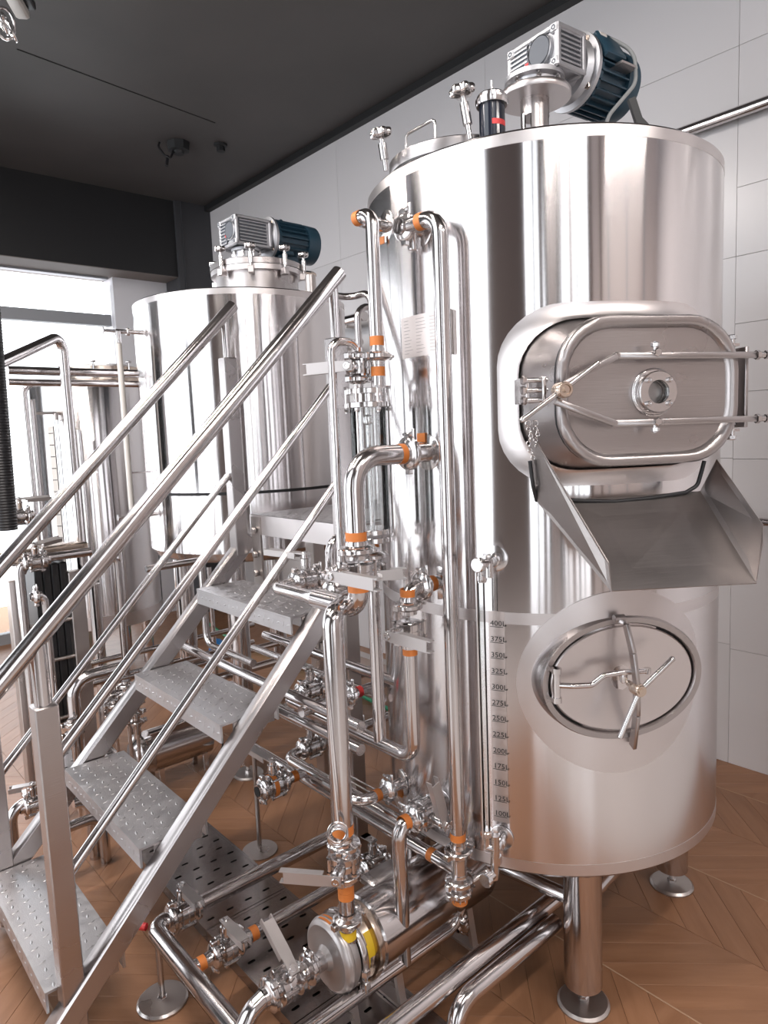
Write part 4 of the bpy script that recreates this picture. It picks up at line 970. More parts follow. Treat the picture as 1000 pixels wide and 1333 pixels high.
plate_slots('nearest perforated tray on the floor, under the pump', .803, 1.078, .78, 1.332, .035, 4, 10)
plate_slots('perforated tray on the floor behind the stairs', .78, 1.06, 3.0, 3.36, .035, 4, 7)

PY, PZc, PXc = 1.262, .222, .885
PRX = .905                                                        # x of the big discharge pipe
pump = thing('pump', 'nearest centrifugal pump with a round volute and yellow stickers', 'pump', (1.0, PY, .035), 'stainless pumps')
vc = V((PXc, PY, PZc))
b = MB(); b.lathe(vc - EX * .030, EX, [(-.004, 0), (-.004, .022), (.006, .030), (.010, .055), (.008, .066), (.006, .074), (.010, .082), (.018, .086), (.040, .086), (.050, .080), (.052, .070), (.052, 0)], 48); part('volute', b, 'handle', pump)
b = MB(); b.torus(vc - EX * .006, EX, .078, .010, 40, 10); part('volute_rim', b, 'handle', pump)
b = MB(); b.lathe(vc + EX * .022, EX, [(0, .08), (0, .088), (.004, .090), (.012, .090), (.016, .088), (.016, .08)], 48); bl = part('band_clamp', b, 'mirror', pump)
b = MB(); q = vc + EX * .030 + V((0, -.082, -.045)); b.cyl(q - EZ * .028, q + EZ * .028, .006, seg=10); hexbolt(b, q + EZ * .018, EZ, .012, .016); b.box(q - EZ * .006, (.018, .016, .02), ch=.002); part('band_bolt', b, 'mirror', bl)
b = MB(); b.lathe(vc + EX * .038, EX, [(0, .07), (0, .078), (.008, .078), (.010, .070), (.030, .072), (.034, .088), (.044, .090), (.050, .088), (.050, .05)], 48); part('adapter_flange', b, 'bronze', pump, label='warm toned ringed adapter flange')
b = MB(); b.lathe(vc + EX * .088, EX, [(0, .05), (0, .086), (.006, .092), (.015, .092), (.40, .092), (.41, .088), (.43, .06), (.435, 0)], 56); sh = part('motor_shroud', b, 'pipe', pump)
b = MB(); b.box(vc + EX * .20 + V((0, .045, .082)), (.11, .06, .025), ch=.006); part('terminal_cover', b, 'brushed', sh)
for x in (.15, .42):
    b = MB()
    for sg in (1, -1): b.bar(vc + V((x, sg * .05, -.070)), vc + V((x, sg * .07, -.180)), .012, .02, up=EX)
    b.box(vc + V((x, 0, -.181)), (.03, .17, .008)); b.box(vc + V((x, 0, -.095)), (.02, .11, .010)); part('foot', b, 'dull', pump)
b = MB(); b.bar(vc + V((.02, -.03, -.08)), vc + V((.02, -.05, -.182)), .01, .02, up=EX); part('foot', b, 'dull', pump)
for a0, w_, m_ in ((math.radians(38), .07, 'yellow'),):
    b = MB(); b.lathe(vc + EX * .0385, EX, [(0, .0785), (.010, .0785)], 10, hint=(0, -1, .25), arc=.16, start=-.2); b.lathe(vc + EX * .0505, EX, [(0, .0715), (.019, .0728)], 10, hint=(0, -1, .45), arc=.13, start=-.35); part('sticker', b, 'yellow', pump)
b = MB(); b.lathe(vc - EX * .016, EX, [(0, .0868), (.018, .0870)], 10, hint=(0, .15, 1), arc=.09, start=-.30); part('sticker', b, 'tape', pump)
b = MB(); b.cyl(vc - EX * .075, vc - EX * .025, .022, seg=20); part('inlet', b, 'pipe', pump)
out_top = go(V((PRX, 1.20, .3)), 'z', 1210)
pyy = 1.215
b = MB(); b.cyl((PRX - .01, pyy, PZc + .02), (PRX - .01, pyy, PZc + .115), .019, seg=18); part('outlet', b, 'pipe', pump)
clamp(pump, (PRX - .01, pyy, PZc + .105), EZ, .019)
tape(pump, (PRX - .01, pyy, PZc + .072), EZ, .019, .022, 'yellow', 'sticker')

# discharge line above the pump up to the manifold
PX, PYY = PRX - .01, pyy
def zat(x, y, v): return go(V((x, y, 1.)), 'z', v).z
zv3 = zat(PX, PYY, 1118)
pipe('short pipe rising from the pump to the big lever valve', [(PX, PYY, PZc + .128), (PX, PYY, zv3 - .06)], .0185, tapes=(((PX, PYY, zv3 - .068), EZ), ((PX, PYY, PZc + .17), EZ)), group='upright pump pipes')
butterfly('lever valve on the big upright pipe above the pump', (PX, PYY, zv3), EZ, .0225, (-.78, -.62, 0), (-.62, .78, 0.0), .12)
zt4 = zat(PX, PYY, 800)
tee_z = zt4
pipe('fattest upright pipe in front of the nearest tank', [(PX, PYY, zv3 + .058), (PX, PYY, tee_z - .004), (go(V((1.196, 1.203, 1.404)), 'x', 459).x, PYY + .05, tee_z)], .0245, .03, tapes=(((PX, PYY, zv3 + .075), EZ, .022),), group='upright pump pipes', seg=22)
b = MB(); q = V((PX - .030, PYY - .01, zat(PX, PYY, 1070))); tw = thing('coil_loop', 'coiled wire loop hanging on a thin rod by the big pipe', 'wire loop', q)
for k in range(3): b.torus(q + V((-.010, -.024, .006 * k - .006)), V((-.5, -.8, .15 * k)), .021, .0032, 26, 8)
part('coil', b, 'mirror', tw)
b = MB(); b.sweep([q + V((-.004, -.02, .02)), go(q + V((0, 0, .1)), 'z', 985) + V((0, -.004, 0)), V((PX - .026, PYY, zat(PX, PYY, 830)))], .0022, 8); part('rod', b, 'mirror', tw)
# large elbow from the tank port down to the tee
P0 = V((1.196, 1.203, 1.404)); xr = go(P0, 'x', 459).x
bigp = route(P0 - EX * .05, ('X', xr), ('z', 706))
zv1 = zat(xr, 1.203, 742)
t = pipe('big elbow pipe from the side port of the nearest tank', bigp, .0235, .07, clamps=((P0 - EX * .062, EX, .024), (bigp[-1] - EZ * .018, EZ, .024)), tapes=((P0 - EX * .088, EX, .02), (bigp[-1] + EZ * .014, EZ, .02)), group='elbow pipes on the nearest tank', seg=24)
flange_disc(t, P0 + EX * .003, -EX, .044); b = MB(); b.cyl(P0 + EX * .01, P0 - EX * .05, .0235, seg=20); part('stub', b, 'mirror', t)
b = MB(); b.box(P0 + V((-.006, .012, .036)), (.004, .022, .022), V((.9, .3, 0)).normalized(), V((-.3, .9, 0)).normalized(), EZ); part('tape_tag', b, 'tape', t)
butterfly('lever valve under the big elbow pipe', (xr, 1.203, zv1), EZ, .0225, (-1, -.12, 0), (.10, -1, -.03), .125, clamps=False)
# fat tee run going away along y
FT = V((xr, 1.203, zt4))
low = [V((xr, 1.203, zv1 - .018)), V((xr, 1.203, zt4)), V((xr, PYY + .155, zt4))]
t = thing('manifold_pipe', 'fat bend and reducer below the lever valve at stair height', 'pipe', FT, 'manifold pipes')
b = MB(); b.tube(low, .0235, .045, 22); part('bend', b, 'pipe', t); tape(t, V((xr, 1.203, zv1 - .040)), EZ, .0235)
yr = low[-1].y; ye = go(V((xr, yr, zt4)), 'y', 357).y
b = MB(); b.lathe(V((xr, yr, zt4)), EY, [(0, .0235), (.035, .0165), (.04, .0165)], 20); part('reducer', b, 'mirror', t)
Pe = V((xr, ye, zt4)); cy_end = go(Pe, 'x', 372)
b = MB(); b.tube([V((xr, yr + .03, zt4)), Pe, V((Pe.x + .052, Pe.y, Pe.z))], .0165, .03, 16); part('narrow_bend', b, 'pipe', t)
v5 = V((Pe.x + .105, Pe.y, Pe.z))
butterfly('lever valve on the narrow run above the fourth tread', v5, EX, .0165, (0, 0, 1), (-.15, 1, .0), .15)
cx5 = go(v5, 'x', 432).x; e5 = V((cx5, Pe.y, Pe.z)); pipe('narrow pipe rising in an elbow behind the near stair post', route(V((v5.x + .055, v5.y, v5.z)), ('X', cx5), ('z', 703), ('x', 458)), .0165, .04, group='manifold pipes')
c6 = V((xr + .05, yr + .01, zt4)); t = pipe('second short branch pipe beside the narrow valve', [V((xr, yr + .01, zt4)), c6, V((xr + .20, yr + .01, zt4))], .0165, clamps=((c6, EX, .0165),), group='manifold pipes')

# ---- upright pipe R and its top elbow
PR = V((1.196, 1.207, 1.926)); xa = go(PR, 'x', 527).x
rp = route(PR - EX * .03, ('X', xa)); rp = rp + route(rp[-1], ('y', 572))[1:]; rp.append(go(rp[-1], 'z', 1108))
t = pipe('tall upright pipe with a hooked top on the nearest tank', rp, .0185, .042, clamps=((PR - EX * .045, EX, .017), (rp[-1] + EZ * .0, EZ, .0185)), tapes=((rp[-1] + EZ * .040, EZ), ((rp[1] + rp[2]) / 2 + EY * .0, EY)), group='tall upright pipes', seg=20)
flange_disc(t, PR + EX * .004, -EX, .042); b = MB(); b.cyl(PR + EX * .01, PR - EX * .05, .0165, seg=18); b.cyl(PR - EX * .02 - EZ * .0, PR - EX * .02 - V((0, -.0, .05)), .012, seg=12, ch=.002); part('stub', b, 'mirror', t)
teeR = V((rp[-1].x, rp[-1].y, go(rp[-1], 'z', 1134).z))
# ---- upright pipe L
PL_ = V((1.214, 1.342, 1.972)); xb = go(PL_, 'x', 463).x
lpipe = route(PL_, ('X', xb)); lpipe += route(lpipe[-1], ('y', 484))[1:]; XL, YL = lpipe[-1].x, lpipe[-1].y
lpipe.append(V((XL, YL, zat(XL, YL, 515))))
zc1 = zat(XL, YL, 464)
t = pipe('tall upright pipe at the left edge of the nearest tank', lpipe, .0165, .036, clamps=((V((XL, YL, zc1)), EZ, .0165),), tapes=((V((XL, YL, zc1 + .036)), EZ, .022), (V((XL, YL, zc1 - .036)), EZ, .022), (V((xb, PL_.y - .012, PL_.z)), EY)), group='tall upright pipes', seg=20)
flange_disc(t, PL_ + EX * .004, V((-.96, .28, 0)), .040); b = MB(); b.box(PL_ + V((-.007, .008, -.034)), (.003, .018, .018)); part('tape_tag', b, 'tape', t)
# ---- sight glass chamber
CC = V((XL - .012, YL + .004, 0)); CC = V((CC.x, go(V((CC.x, CC.y, 1.5)), 'y', 479).y, 0))
zt5, zb5 = zat(CC.x, CC.y, 531), zat(CC.x, CC.y, 690)
ch = thing('sight_chamber', 'upright glass sight chamber between bolted flanges', 'sight glass', V((CC.x, CC.y, zb5)))
b = MB(); b.lathe(CC + EZ * zb5, EZ, [(0, .044), (zt5 - zb5, .044), (zt5 - zb5, .040), (0, .040), (0, .044)], 40); part('glass_tube', b, 'glass', ch)
b = MB(); b.cyl(CC + EZ * zb5, CC + EZ * zt5, .0055, seg=10); b.lathe(CC + EZ * (zt5 - .045), EZ, [(0, 0), (.006, .010), (.016, .013), (.026, .010), (.032, 0)], 18); part('inner_rod', b, 'mirror', ch)
for z, s_ in ((zt5, 1), (zt5 + .033, 1), (zb5 - .008, 1), (zb5 - .028, 1)):
    R_ = .058 if z in (zt5,) else .052
    b = MB(); b.lathe(CC + EZ * z, EZ, [(0, 0), (0, R_ - .001), (.001, R_), (.012, R_), (.013, R_ - .001), (.013, 0)], 40); part('flange', b, 'mirror', ch)
b = MB(); b.lathe(CC + EZ * (zt5 + .012), EZ, [(0, .034), (.022, .034)], 24); part('collar', b, 'mirror', ch)
for k in range(6):
    a = k * PI / 3 + .35; q = CC + V((math.cos(a), math.sin(a), 0)) * .0515
    b = MB(); b.cyl(q + EZ * (zb5 - .03), q + EZ * (zt5 + .05), .003, seg=8) if k % 2 else b.cyl(q + EZ * (zt5 - .012), q + EZ * (zt5 + .05), .0035, seg=8)
    hexbolt(b, q + EZ * (zt5 + .045), EZ, .007, .007); hexbolt(b, q + EZ * (zt5 - .001), -EZ, .007, .008); part('tie_bolt', b, 'mirror', ch)
# small valve and thin tube on top of it
q = go(V((CC.x - .006, CC.y, zt5 + .05)), 'y', 467); VX, VY = q.x, q.y
zv4 = zat(VX, VY, 479)
butterfly('small lever valve on top of the sight chamber', (VX, VY, zv4), EZ, .0115, (-.86, -.5, 0), (-.45, .89, -.02), .105, clamps=False, sc=.7)
vt = [V((VX, VY, zv4 + .02)), V((VX, VY, zat(VX, VY, 446))), None, None]
P3_ = go(vt[1] - EX * .02, 'x', 431); vt[2] = P3_; vt[3] = V((P3_.x, P3_.y, zat(P3_.x, P3_.y, 745)))
pipe('thin tube looping over and down beside the sight chamber', vt, .0105, .030, clamps=((V((VX, VY, zv4 + .028)), EZ, .011), (V((vt[3].x, vt[3].y, vt[3].z + .01)), EZ, .0105)), group='upright pump pipes', seg=14)
b = MB()
pipe('stub between small valve and chamber lid', [V((VX, VY, zv4 - .018)), V((VX, VY, zt5 + .046))], .0095, clamps=((V((VX, VY, zv4 - .028)), EZ, .011),), group='manifold pipes')
# ---- outlet of the chamber and lower loop up to the mid port
PM = V((1.197, 1.186, 1.083)); xm_ = go(PM, 'x', 531).x
mp = [PM - EX * .03, V((xm_, PM.y, PM.z)), V((xm_, PM.y, zat(xm_, PM.y, 783)))]
t = pipe('short elbow from the middle port of the nearest tank', mp, .0185, .045, clamps=((PM - EX * .050, EX, .019), (mp[2] - EZ * .010, EZ, .019)), tapes=((PM - EX * .020, EX), (mp[2] + EZ * .022, EZ)), group='elbow pipes on the nearest tank', seg=20)
flange_disc(t, PM + EX * .004, -EX, .044); b = MB(); b.cyl(PM + EX * .01, PM - EX * .04, .018, seg=18); part('stub', b, 'mirror', t)
zv2 = zat(xm_, PM.y, 818)
butterfly('lever valve under the middle port of the nearest tank', (xm_, PM.y, zv2), EZ, .0185, (-1, -.12, 0), (.12, -1, -.04), .115, clamps=False)
zl = zat(xm_, PM.y, 988)
lw = [V((xm_, PM.y, zv2 - .02)), V((xm_, PM.y, zl))]; yl = go(lw[-1], 'y', 371).y; lw.append(V((xm_, yl, zl))); lw.append(V((xm_ + .05, yl, zl)))
t = pipe('long pipe bending from upright to a run under the stairs', lw, .0175, .045, tapes=((V((xm_, PM.y, zv2 - .055)), EZ),), clamps=((V((xm_, PM.y, zv2 - .028)), EZ, .0185),), group='low pipes running under the stairs', seg=18)
yv = go(V((xm_, PM.y, .9)), 'y', 490).y; zq = zat(xm_, yv, 742)
pipe('straight upright pipe below the sight chamber', [V((xm_, yv, zl)), V((xm_, yv, zb5 - .03 if False else zq - .02))], .0165, group='upright pump pipes', seg=18)
butterfly('valve at the foot of the sight chamber', (xm_, yv, zq), EZ, .0165, (-.5, -.86, 0), (.86, -.5, 0), .06, clamps=False)
pipe('short pipe between sight chamber and its foot valve', [V((xm_, yv, zq + .018)), V((CC.x, CC.y, zb5 - .028))], .0175, clamps=((V((xm_, yv, zq + .035)), EZ, .0175),), tapes=((V(((xm_ + CC.x) / 2, (yv + CC.y) / 2, zat(xm_, yv, 706))), EZ, .022),), group='upright pump pipes')
v8 = V((xm_ + .095, yl, zl)); butterfly('lever valve at the far end of the low run behind the stringer', v8, EX, .0165, (0, 0, 1), (0, 1, .02), .15)
pipe('short pipe beyond the far low valve', [v8 + EX * .055, v8 + EX * .26], .0165, tapes=((v8 + EX * .07, EX),), group='low pipes running under the stairs')

# ---- sample line from the low port, valve and pipe down to the skid
PS = V((1.196, 1.192, .505)); flz = thing('low_port', 'low round port disc with orange tape on the nearest tank', 'pipe', PS, 'port stubs on the nearest tank'); flange_disc(flz, PS + EX * .003, -EX, .036); b = MB(); b.cyl(PS + EX * .01, PS - EX * .02, .0185, seg=18); part('stub', b, 'mirror', flz)
vs_p = PS - EX * .065
butterfly('double lever valve on the low port of the nearest tank', vs_p, EX, .0185, (0, -1, 0), (-.28, 0, 1), .12)
xs_ = go(PS, 'x', 519).x; sp = [vs_p - EX * .05, V((xs_, PS.y, PS.z)), V((xs_, PS.y, zat(xs_, PS.y, 1252)))]
SZ = sp[-1].z
pipe('upright pipe from the low port valve down to the skid rail', sp, .0185, .05, tapes=((vs_p - EX * .065, EX),), group='upright pump pipes', seg=18)
sk = route(V((xs_, PS.y, SZ)), ('X', .62)); pe = go(V((xs_, PS.y, SZ)), 'x', 592)
t = pipe('long polished skid rail in front of the pump', [V((.62, PS.y, SZ)), V((pe.x, PS.y, SZ)), go(V((pe.x + .03, PS.y, SZ + .05)), 'z', 1175)], .0165, .05, clamps=((go(V((xs_, PS.y, SZ)), 'x', 598), V((1, 0, .4)), .0165),), group='pipes along the pump skid', seg=18)
# bottom tee of pipe R with the valve below
t = thing('tee_fitting', 'tee fitting at the foot of the hooked upright pipe', 'pipe fitting', teeR); b = MB(); b.cyl(rp[-1] - EZ * .010, teeR - EZ * .03, .019, seg=20); part('body', b, 'mirror', t); clamp(t, teeR - EZ * .024, EZ, .019); clamp(t, teeR - EZ * .052, EZ, .017)
b = MB(); b.lathe(teeR - EZ * .062, -EZ, [(0, .020), (.012, .020), (.030, .010), (.030, 0)], 8); part('end_cap', b, 'mirror', t); tape(t, teeR - EZ * .075, EZ, .019, .012)
b = MB(); q = teeR + V((.03, -.012, -.035)); b.cyl(teeR - EZ * .03, q, .012, seg=14); b.cyl(q, q + V((.05, -.01, .01)), .009, seg=12); part('side_stub', b, 'mirror', t)
yL1 = go(teeR, 'y', 318).y
L1 = [teeR, V((teeR.x, yL1, teeR.z))]
t = pipe('lowest long pipe running back under the stairs from the tee', L1, .0165, tapes=((go(teeR, 'y', 563), EY),), group='low pipes running under the stairs', seg=18)
b = MB(); q = V((teeR.x, go(teeR, 'y', 330).y, 0)); b.cyl(q + EZ * .006, q + EZ * (teeR.z - .01), .008, seg=10); b.lathe(q, EZ, [(0, 0), (0, .062), (.005, .062), (.008, 0)], 30); part('foot', b, 'dull', t)
# second long run + its valve
q = V((teeR.x - .01, 0, teeR.z + .045)); ya = go(V((q.x, 1.8, q.z)), 'y', 372).y; yb_ = go(V((q.x, 1.8, q.z)), 'y', 540).y
L2 = [V((q.x, yb_, q.z)), V((q.x, ya, q.z)), V((q.x + .05, ya, q.z))]
pipe('second long low pipe ending in an elbow valve', L2, .0165, .04, group='low pipes running under the stairs', seg=18)
v7 = V((q.x + .10, ya, q.z)); butterfly('lever valve on the elbow of the second low pipe', v7, EX, .0165, (0, 0, 1), (0, 1, .02), .15)
q7 = V((v7.x + .055, ya, q.z)); pipe('short taped pipe joining the elbow valve to the tank', [q7, q7 + EX * .30], .0155, tapes=((q7 + EX * .10, EX),), clamps=((q7 + EX * .16, EX),), group='low pipes running under the stairs')
# open ended valve on the floor side
v6 = onZ(352, 1024, teeR.z + .012); v6 = V((v6.x, v6.y, teeR.z + .03)); v6 = onZ(356, 1022, teeR.z + .03)
t = butterfly('open ended valve with orange tape, standing clear over the floor', v6, EX, .0185, (0, 0, 1), (0, 1, .02), .15)
b = MB(); b.lathe(v6 - EX * .055, EX, [(0, .019), (0, .013), (.03, .013), (.03, .0), ], 20); part('open_end', b, 'mirror', t); tape(t, v6 - EX * .004, EX, .034, .014); b = MB(); b.lathe(v6 - EX * .0565, EX, [(0, 0), (0, .0150)], 20); part('bore_shade', b, 'black_hole', t)  # black disc over the mouth paints in the shade of the bore
pipe('short taped stub behind the open ended valve', [v6 + EX * .055, V((teeR.x + .02, v6.y, v6.z))], .0165, tapes=((v6 + EX * .075, EX),), group='low pipes running under the stairs')
# third low port
P4_ = V((1.222, 1.368, .485)); t = pipe('bent pipe from the far low port of the nearest tank', [P4_, V((go(P4_, 'x', 470).x, P4_.y, P4_.z)), go(V((go(P4_, 'x', 470).x, P4_.y, P4_.z)), 'y', 425)], .0155, .04, clamps=((P4_ - EX * .055, EX),), tapes=((P4_ - EX * .095, EX),), group='elbow pipes on the nearest tank'); flange_disc(t, P4_, V((-.94, .33, 0)), .036); b = MB(); b.box(P4_ + V((-.007, .004, -.03)), (.003, .018, .02)); part('tape_tag', b, 'tape', t)
# upper low run with pale clamp
q = onZ(508, 886, zl + .04); u4 = [go(q, 'x', 392), q, go(q, 'y', 400)]
pipe('looping low pipe with a red tag behind the big upright pipe', u4, .0155, .035, clamps=((go(q, 'x', 455), EX, .018),), group='low pipes running under the stairs'); 
tg_ = thing('red_tag', 'small red tag stuck on a low pipe', 'tag', go(q, 'x', 467)); tape(tg_, go(q, 'x', 467), EX, .0158, .016, 'red', 'tag_band')
for u0, v0, u1, r_, dz, lab in ((345, 815, 520, .0145, .10, 'dark low pipe passing between the platform posts'), (330, 838, 500, .013, .02, 'lower dark pipe between the platform posts'), (300, 905, 470, .015, .0, 'pipe crossing low behind the third tread'), (240, 850, 470, .015, .06, 'far pipe crossing low behind the treads')):
    q0 = onZ(u1, v0 + (u1 - u0) * .42, zl + dz); pipe(lab, [q0, go(q0, 'y', u0)], r_, group='low pipes running under the stairs', mat='pipe')
for u0, v0, u1, lab in ((300, 900, 520, 'x'),):
    pass

tr_ = thing('rod_rack', 'rack of thin parallel rods low behind the big upright pipe', 'rod rack', onZ(480, 1030, .30))
for k in range(5):
    q = onZ(448, 996 + k * 5, .36); b = MB(); b.cyl(V((1.22 + .022 * k, 1.30, .345)), V((1.22 + .022 * k, 1.72, .345)), .003, seg=8); part('rod', b, 'mirror', tr_)
for y in (1.32, 1.70): b = MB(); b.box((1.264, y, .338), (.11, .012, .008)); part('cross_strip', b, 'dull', tr_)
for x, y in ((1.215, 1.70), (1.313, 1.70), (1.215, 1.36)): b = MB(); b.cyl((x, y, 0), (x, y, .336), .005, seg=8); part('leg', b, 'dull', tr_)
# ---- pump suction side: header and three branch valves
HX_, HZ = .628, .172
yh1, yh2, yh3 = 1.722, 1.515, PY
hd = [V((HX_ + .035, yh1, HZ)), V((HX_, yh1, HZ)), V((HX_, .98, HZ))]
t = pipe('suction header along the floor at the front left of the pump', hd, .0235, .05, group='pipes along the pump skid', seg=20)
b = MB(); q = V((.617, 1.668, 0)); b.cyl(q + EZ * .006, q + EZ * (HZ - .01), .008, seg=12); hexbolt(b, q + EZ * .006, EZ, .013, .012); part('foot_rod', b, 'mirror', t); b = MB(); b.lathe(q, EZ, [(0, 0), (0, .065), (.005, .065), (.010, .060), (.011, 0)], 36); part('foot_plate', b, 'dull', t)
b = MB(); b.lathe(V((HX_ - .012, yh1 + .016, HZ)), V((-.6, .8, 0)), [(0, .010), (.026, .009), (.028, 0)], 12); part('red_plug', b, 'red', t)
for y, rr, lab, xv, xe, lv, st in ((yh1, .0215, 'valve on the farthest suction branch by the stringer foot', .715, 1.30, (0, -1, 0), (0, 0, 1)), (yh2, .0175, 'valve on the middle suction branch over the tray', .735, 1.28, (0, -1, 0), (0, 0, 1))):
    butterfly(lab, (xv, y, HZ), EX, rr - .002, st, lv, .095)
    pipe('branch pipe running back over the trays, ' + ('far one' if y == yh1 else 'middle one with red tape'), [(xv + .055, y, HZ), (xe, y, HZ)], rr, tapes=() if y == yh1 else (((xv + .075, y, HZ), EX, .02, 'red'),), group='pipes along the pump skid', seg=20)
    if y == yh2:
        pipe('short pipe from header to the middle branch valve', [(HX_, y, HZ), (xv - .055, y, HZ)], .0165, tapes=(((xv - .072, y, HZ), EX),), group='pipes along the pump skid')
qx = go(V((1., yh2, HZ)), 'x', 486).x; butterfly('taped valve on the middle branch behind the big pipe', (qx, yh2, HZ), EX, .0175, (.3, 0, 1), (0, .2, 0.5), .02)
for e_ in (-.07, .07): pass
# suction line of the pump
butterfly('valve on the pump suction line nearest the eye', (.742, yh3, PZc), EX, .0215, (.1, -.55, .84), (.0, .84, .55), .115)
pipe('short taped pipe into the pump inlet', [(.80, yh3, PZc), (PXc - .07, yh3, PZc)], .0205, clamps=(((.812, yh3, PZc), EX),), tapes=(((PXc - .10, yh3, PZc), EX, .02, 'tape'),) if False else (), group='pipes along the pump skid')
pipe('thick pipe from header to the pump suction valve', [(HX_, yh3, HZ), (HX_ + .03, yh3, PZc - .01), (.69, yh3, PZc)], .0205, .03, group='pipes along the pump skid')

# ---- big rails on the floor in front
q = onZ(722, 1168, .20); e = onZ(540, 1316, .20); yq = (q.y + e.y) / 2
pipe('thick polished rail low in front of the nearest tank', [V((q.x + .03, yq, .20)), V((.62, yq, .20))], .023, group='thick floor rails', seg=22)
yq2 = yq - .043; qx2 = go(V((1., yq2, .185)), 'x', 592).x
pipe('thick rail beside it that bends down to the floor', [V((q.x - .06, yq2, .185)), V((qx2, yq2, .185)), V((qx2 - .01, yq2 - .01, .0))], .021, .06, group='thick floor rails', seg=22)

# ================================================================== level gauges of the far tanks
def far_gauge(label, C, R, th_px, v_top, v_bot, rtube=.012, pale=True):
    G = on_tank(*th_px, C, R); n_ = (G - C - V((0, 0, G.z))).normalized(); d_ = -EX
    t = thing('level_gauge', label, 'gauge', V((G.x, G.y, 0)), 'level gauges')
    zt, zb = G.z, go(G - EX * .09, 'z', v_bot).z
    for z in (zt, zb):
        b = MB(); p = V((G.x, G.y, z)); b.cyl(p + EX * .05, p - EX * .10, .009, seg=12); b.cyl(p - EX * .04, p - EX * .055, .016, seg=14, ch=.002); b.cyl(p - EX * .09, p - EX * .15, .006, seg=10); b.cyl(p - EX * .148, p - EX * .152, .014, seg=12); part('valve', b, 'mirror', t)
        b = MB(); b.cyl(p - EX * .09, p - EX * .09 - EZ * (.05 if z == zt else -.03), .012, seg=14, ch=.002); part('gland_nut', b, 'mirror', t)
    b = MB(); b.cyl(V((G.x - .09, G.y, zb + .02)), V((G.x - .09, G.y, zt - .05)), rtube, seg=14); part('tube', b, 'paper', t)
    b = MB(); b.cyl(V((G.x, G.y, (zt + zb) / 2 + .2)), V((G.x - .09, G.y, (zt + zb) / 2 + .2)), .003, seg=6); b.cyl(V((G.x, G.y, (zt + zb) / 2 - .2)), V((G.x - .09, G.y, (zt + zb) / 2 - .2)), .003, seg=6); part('spacer', b, 'mirror', t)
far_gauge('pale level gauge tube on the left side of the middle tank', C2, R2, (181, 433), 433, 672)
G3 = on_tank(78, 538, C3, R3)
t = thing('level_gauge', 'level gauge with pale scale on the smallest tank', 'gauge', V((G3.x, G3.y, 0)), 'level gauges')
n_ = (G3 - C3 - V((0, 0, G3.z))).normalized()
b = MB(); b.cyl(G3 + n_ * -.02, G3 + n_ * .05 , .010, seg=12); b.cyl(G3 + n_ * .05, G3 + n_ * .05 - EX * .12, .008, seg=10); b.lathe(G3 + n_ * .002, n_, [(0, 0), (0, .04), (.004, .04), (.004, 0)], 24); b.cyl(G3 + n_ * .05, G3 + n_ * .05 - EZ * .04, .012, seg=12); part('valve', b, 'dull', t)
b = MB(); q = G3 + n_ * .05; b.cyl(V((q.x, q.y, .55)), V((q.x, q.y, G3.z - .03)), .010, seg=12); part('glass_tube', b, 'glass', t)
sq = on_tank(66, 555, C3, R3); sn = (sq - C3 - V((0, 0, sq.z))).normalized(); sx_ = EZ.cross(sn)
b = MB(); b.box(V((sq.x, sq.y, (sq.z + .62) / 2)) + sn * .003, (.034, .003, sq.z - .62), sx_, sn, EZ); sc3 = part('scale_strip', b, 'paper', t)
for k in range(14): b = MB(); b.box(V((sq.x, sq.y, .66 + k * (sq.z - .7) / 13)) + sn * .0052, (.030, .0012, .004), sx_, sn, EZ); part('graduation', b, 'ink', sc3, 0)
# ---- pipes and posts in the back left
def far_pipe(label, P, *st, r=.018, fil=.05, **k): return pipe(label, route(P, *st), r, fil, group='pipes at the back left', **k)
P = onY(108, 745, 3.1); pt = [P, go(P, 'z', 436)]; pt.append(pt[-1] + (onY(10, 468, 2.85) - pt[-1]) * 1.5)
pipe('tall back pipe with a sloping top arm before the window', pt, .021, .05, group='pipes at the back left')
far_pipe('upper horizontal pipe passing before the smallest tank', onY(10, 482, 3.3), ('x', 185), r=.019)
far_pipe('lower horizontal pipe close under its twin before the smallest tank', onY(10, 491, 3.3) - EZ * .02, ('x', 190), r=.015)
far_pipe('thin horizontal pipe with a drop leg by the smallest tank', onY(85, 500, 3.4), ('x', 30), ('Z', .0), r=.013)
far_pipe('low horizontal pipe with a lever valve above the black plates', onY(118, 718, 2.95), ('x', 24), ('Z', .0), r=.018, clamps=((onY(55, 729, 2.95), EX, .02),))
far_pipe('small elbow pipe dropping in front of the black plates', onY(46, 776, 2.8), ('x', 58), ('Z', .0), r=.013, clamps=((onY(47, 776, 2.8), EX, .014),))
far_pipe('drop leg beside the foot of the smallest tank', onY(140, 724, 3.0), ('x', 152), ('Z', .0), r=.016)
far_pipe('thick elbow pipe bending over the floor behind the far rail', onY(103, 985, 2.75), ('z', 885), ('x', 165), r=.025, fil=.07)
far_pipe('smaller elbow pipe bending over the floor behind the far rail', onY(137, 960, 2.75), ('z', 908), ('x', 160), r=.018)
far_pipe('horizontal pipe reaching out beside the middle tank bottom', onY(190, 741, 2.5), ('x', 262), r=.013)
far_pipe('upright pipe with a foot bend near the blue float', onY(262, 728, 2.5), ('z', 838), ('y', 330), r=.014)
far_pipe('low pipe along the floor to the left of the second pump', onY(60, 1088, 2.4), ('x', 133), ('Z', .0), r=.018)
far_pipe('floor pipe behind the second tread', onY(95, 1045, 2.45), ('x', 118), ('Z', .0), r=.022)
P = onY(18, 1100, 2.5); P.z = 0; far_pipe('small elbow pipe low at the left edge', P, ('z', 1052), ('x', 40), r=.018, clamps=((onY(34, 1050, 2.5), EX, .018),))
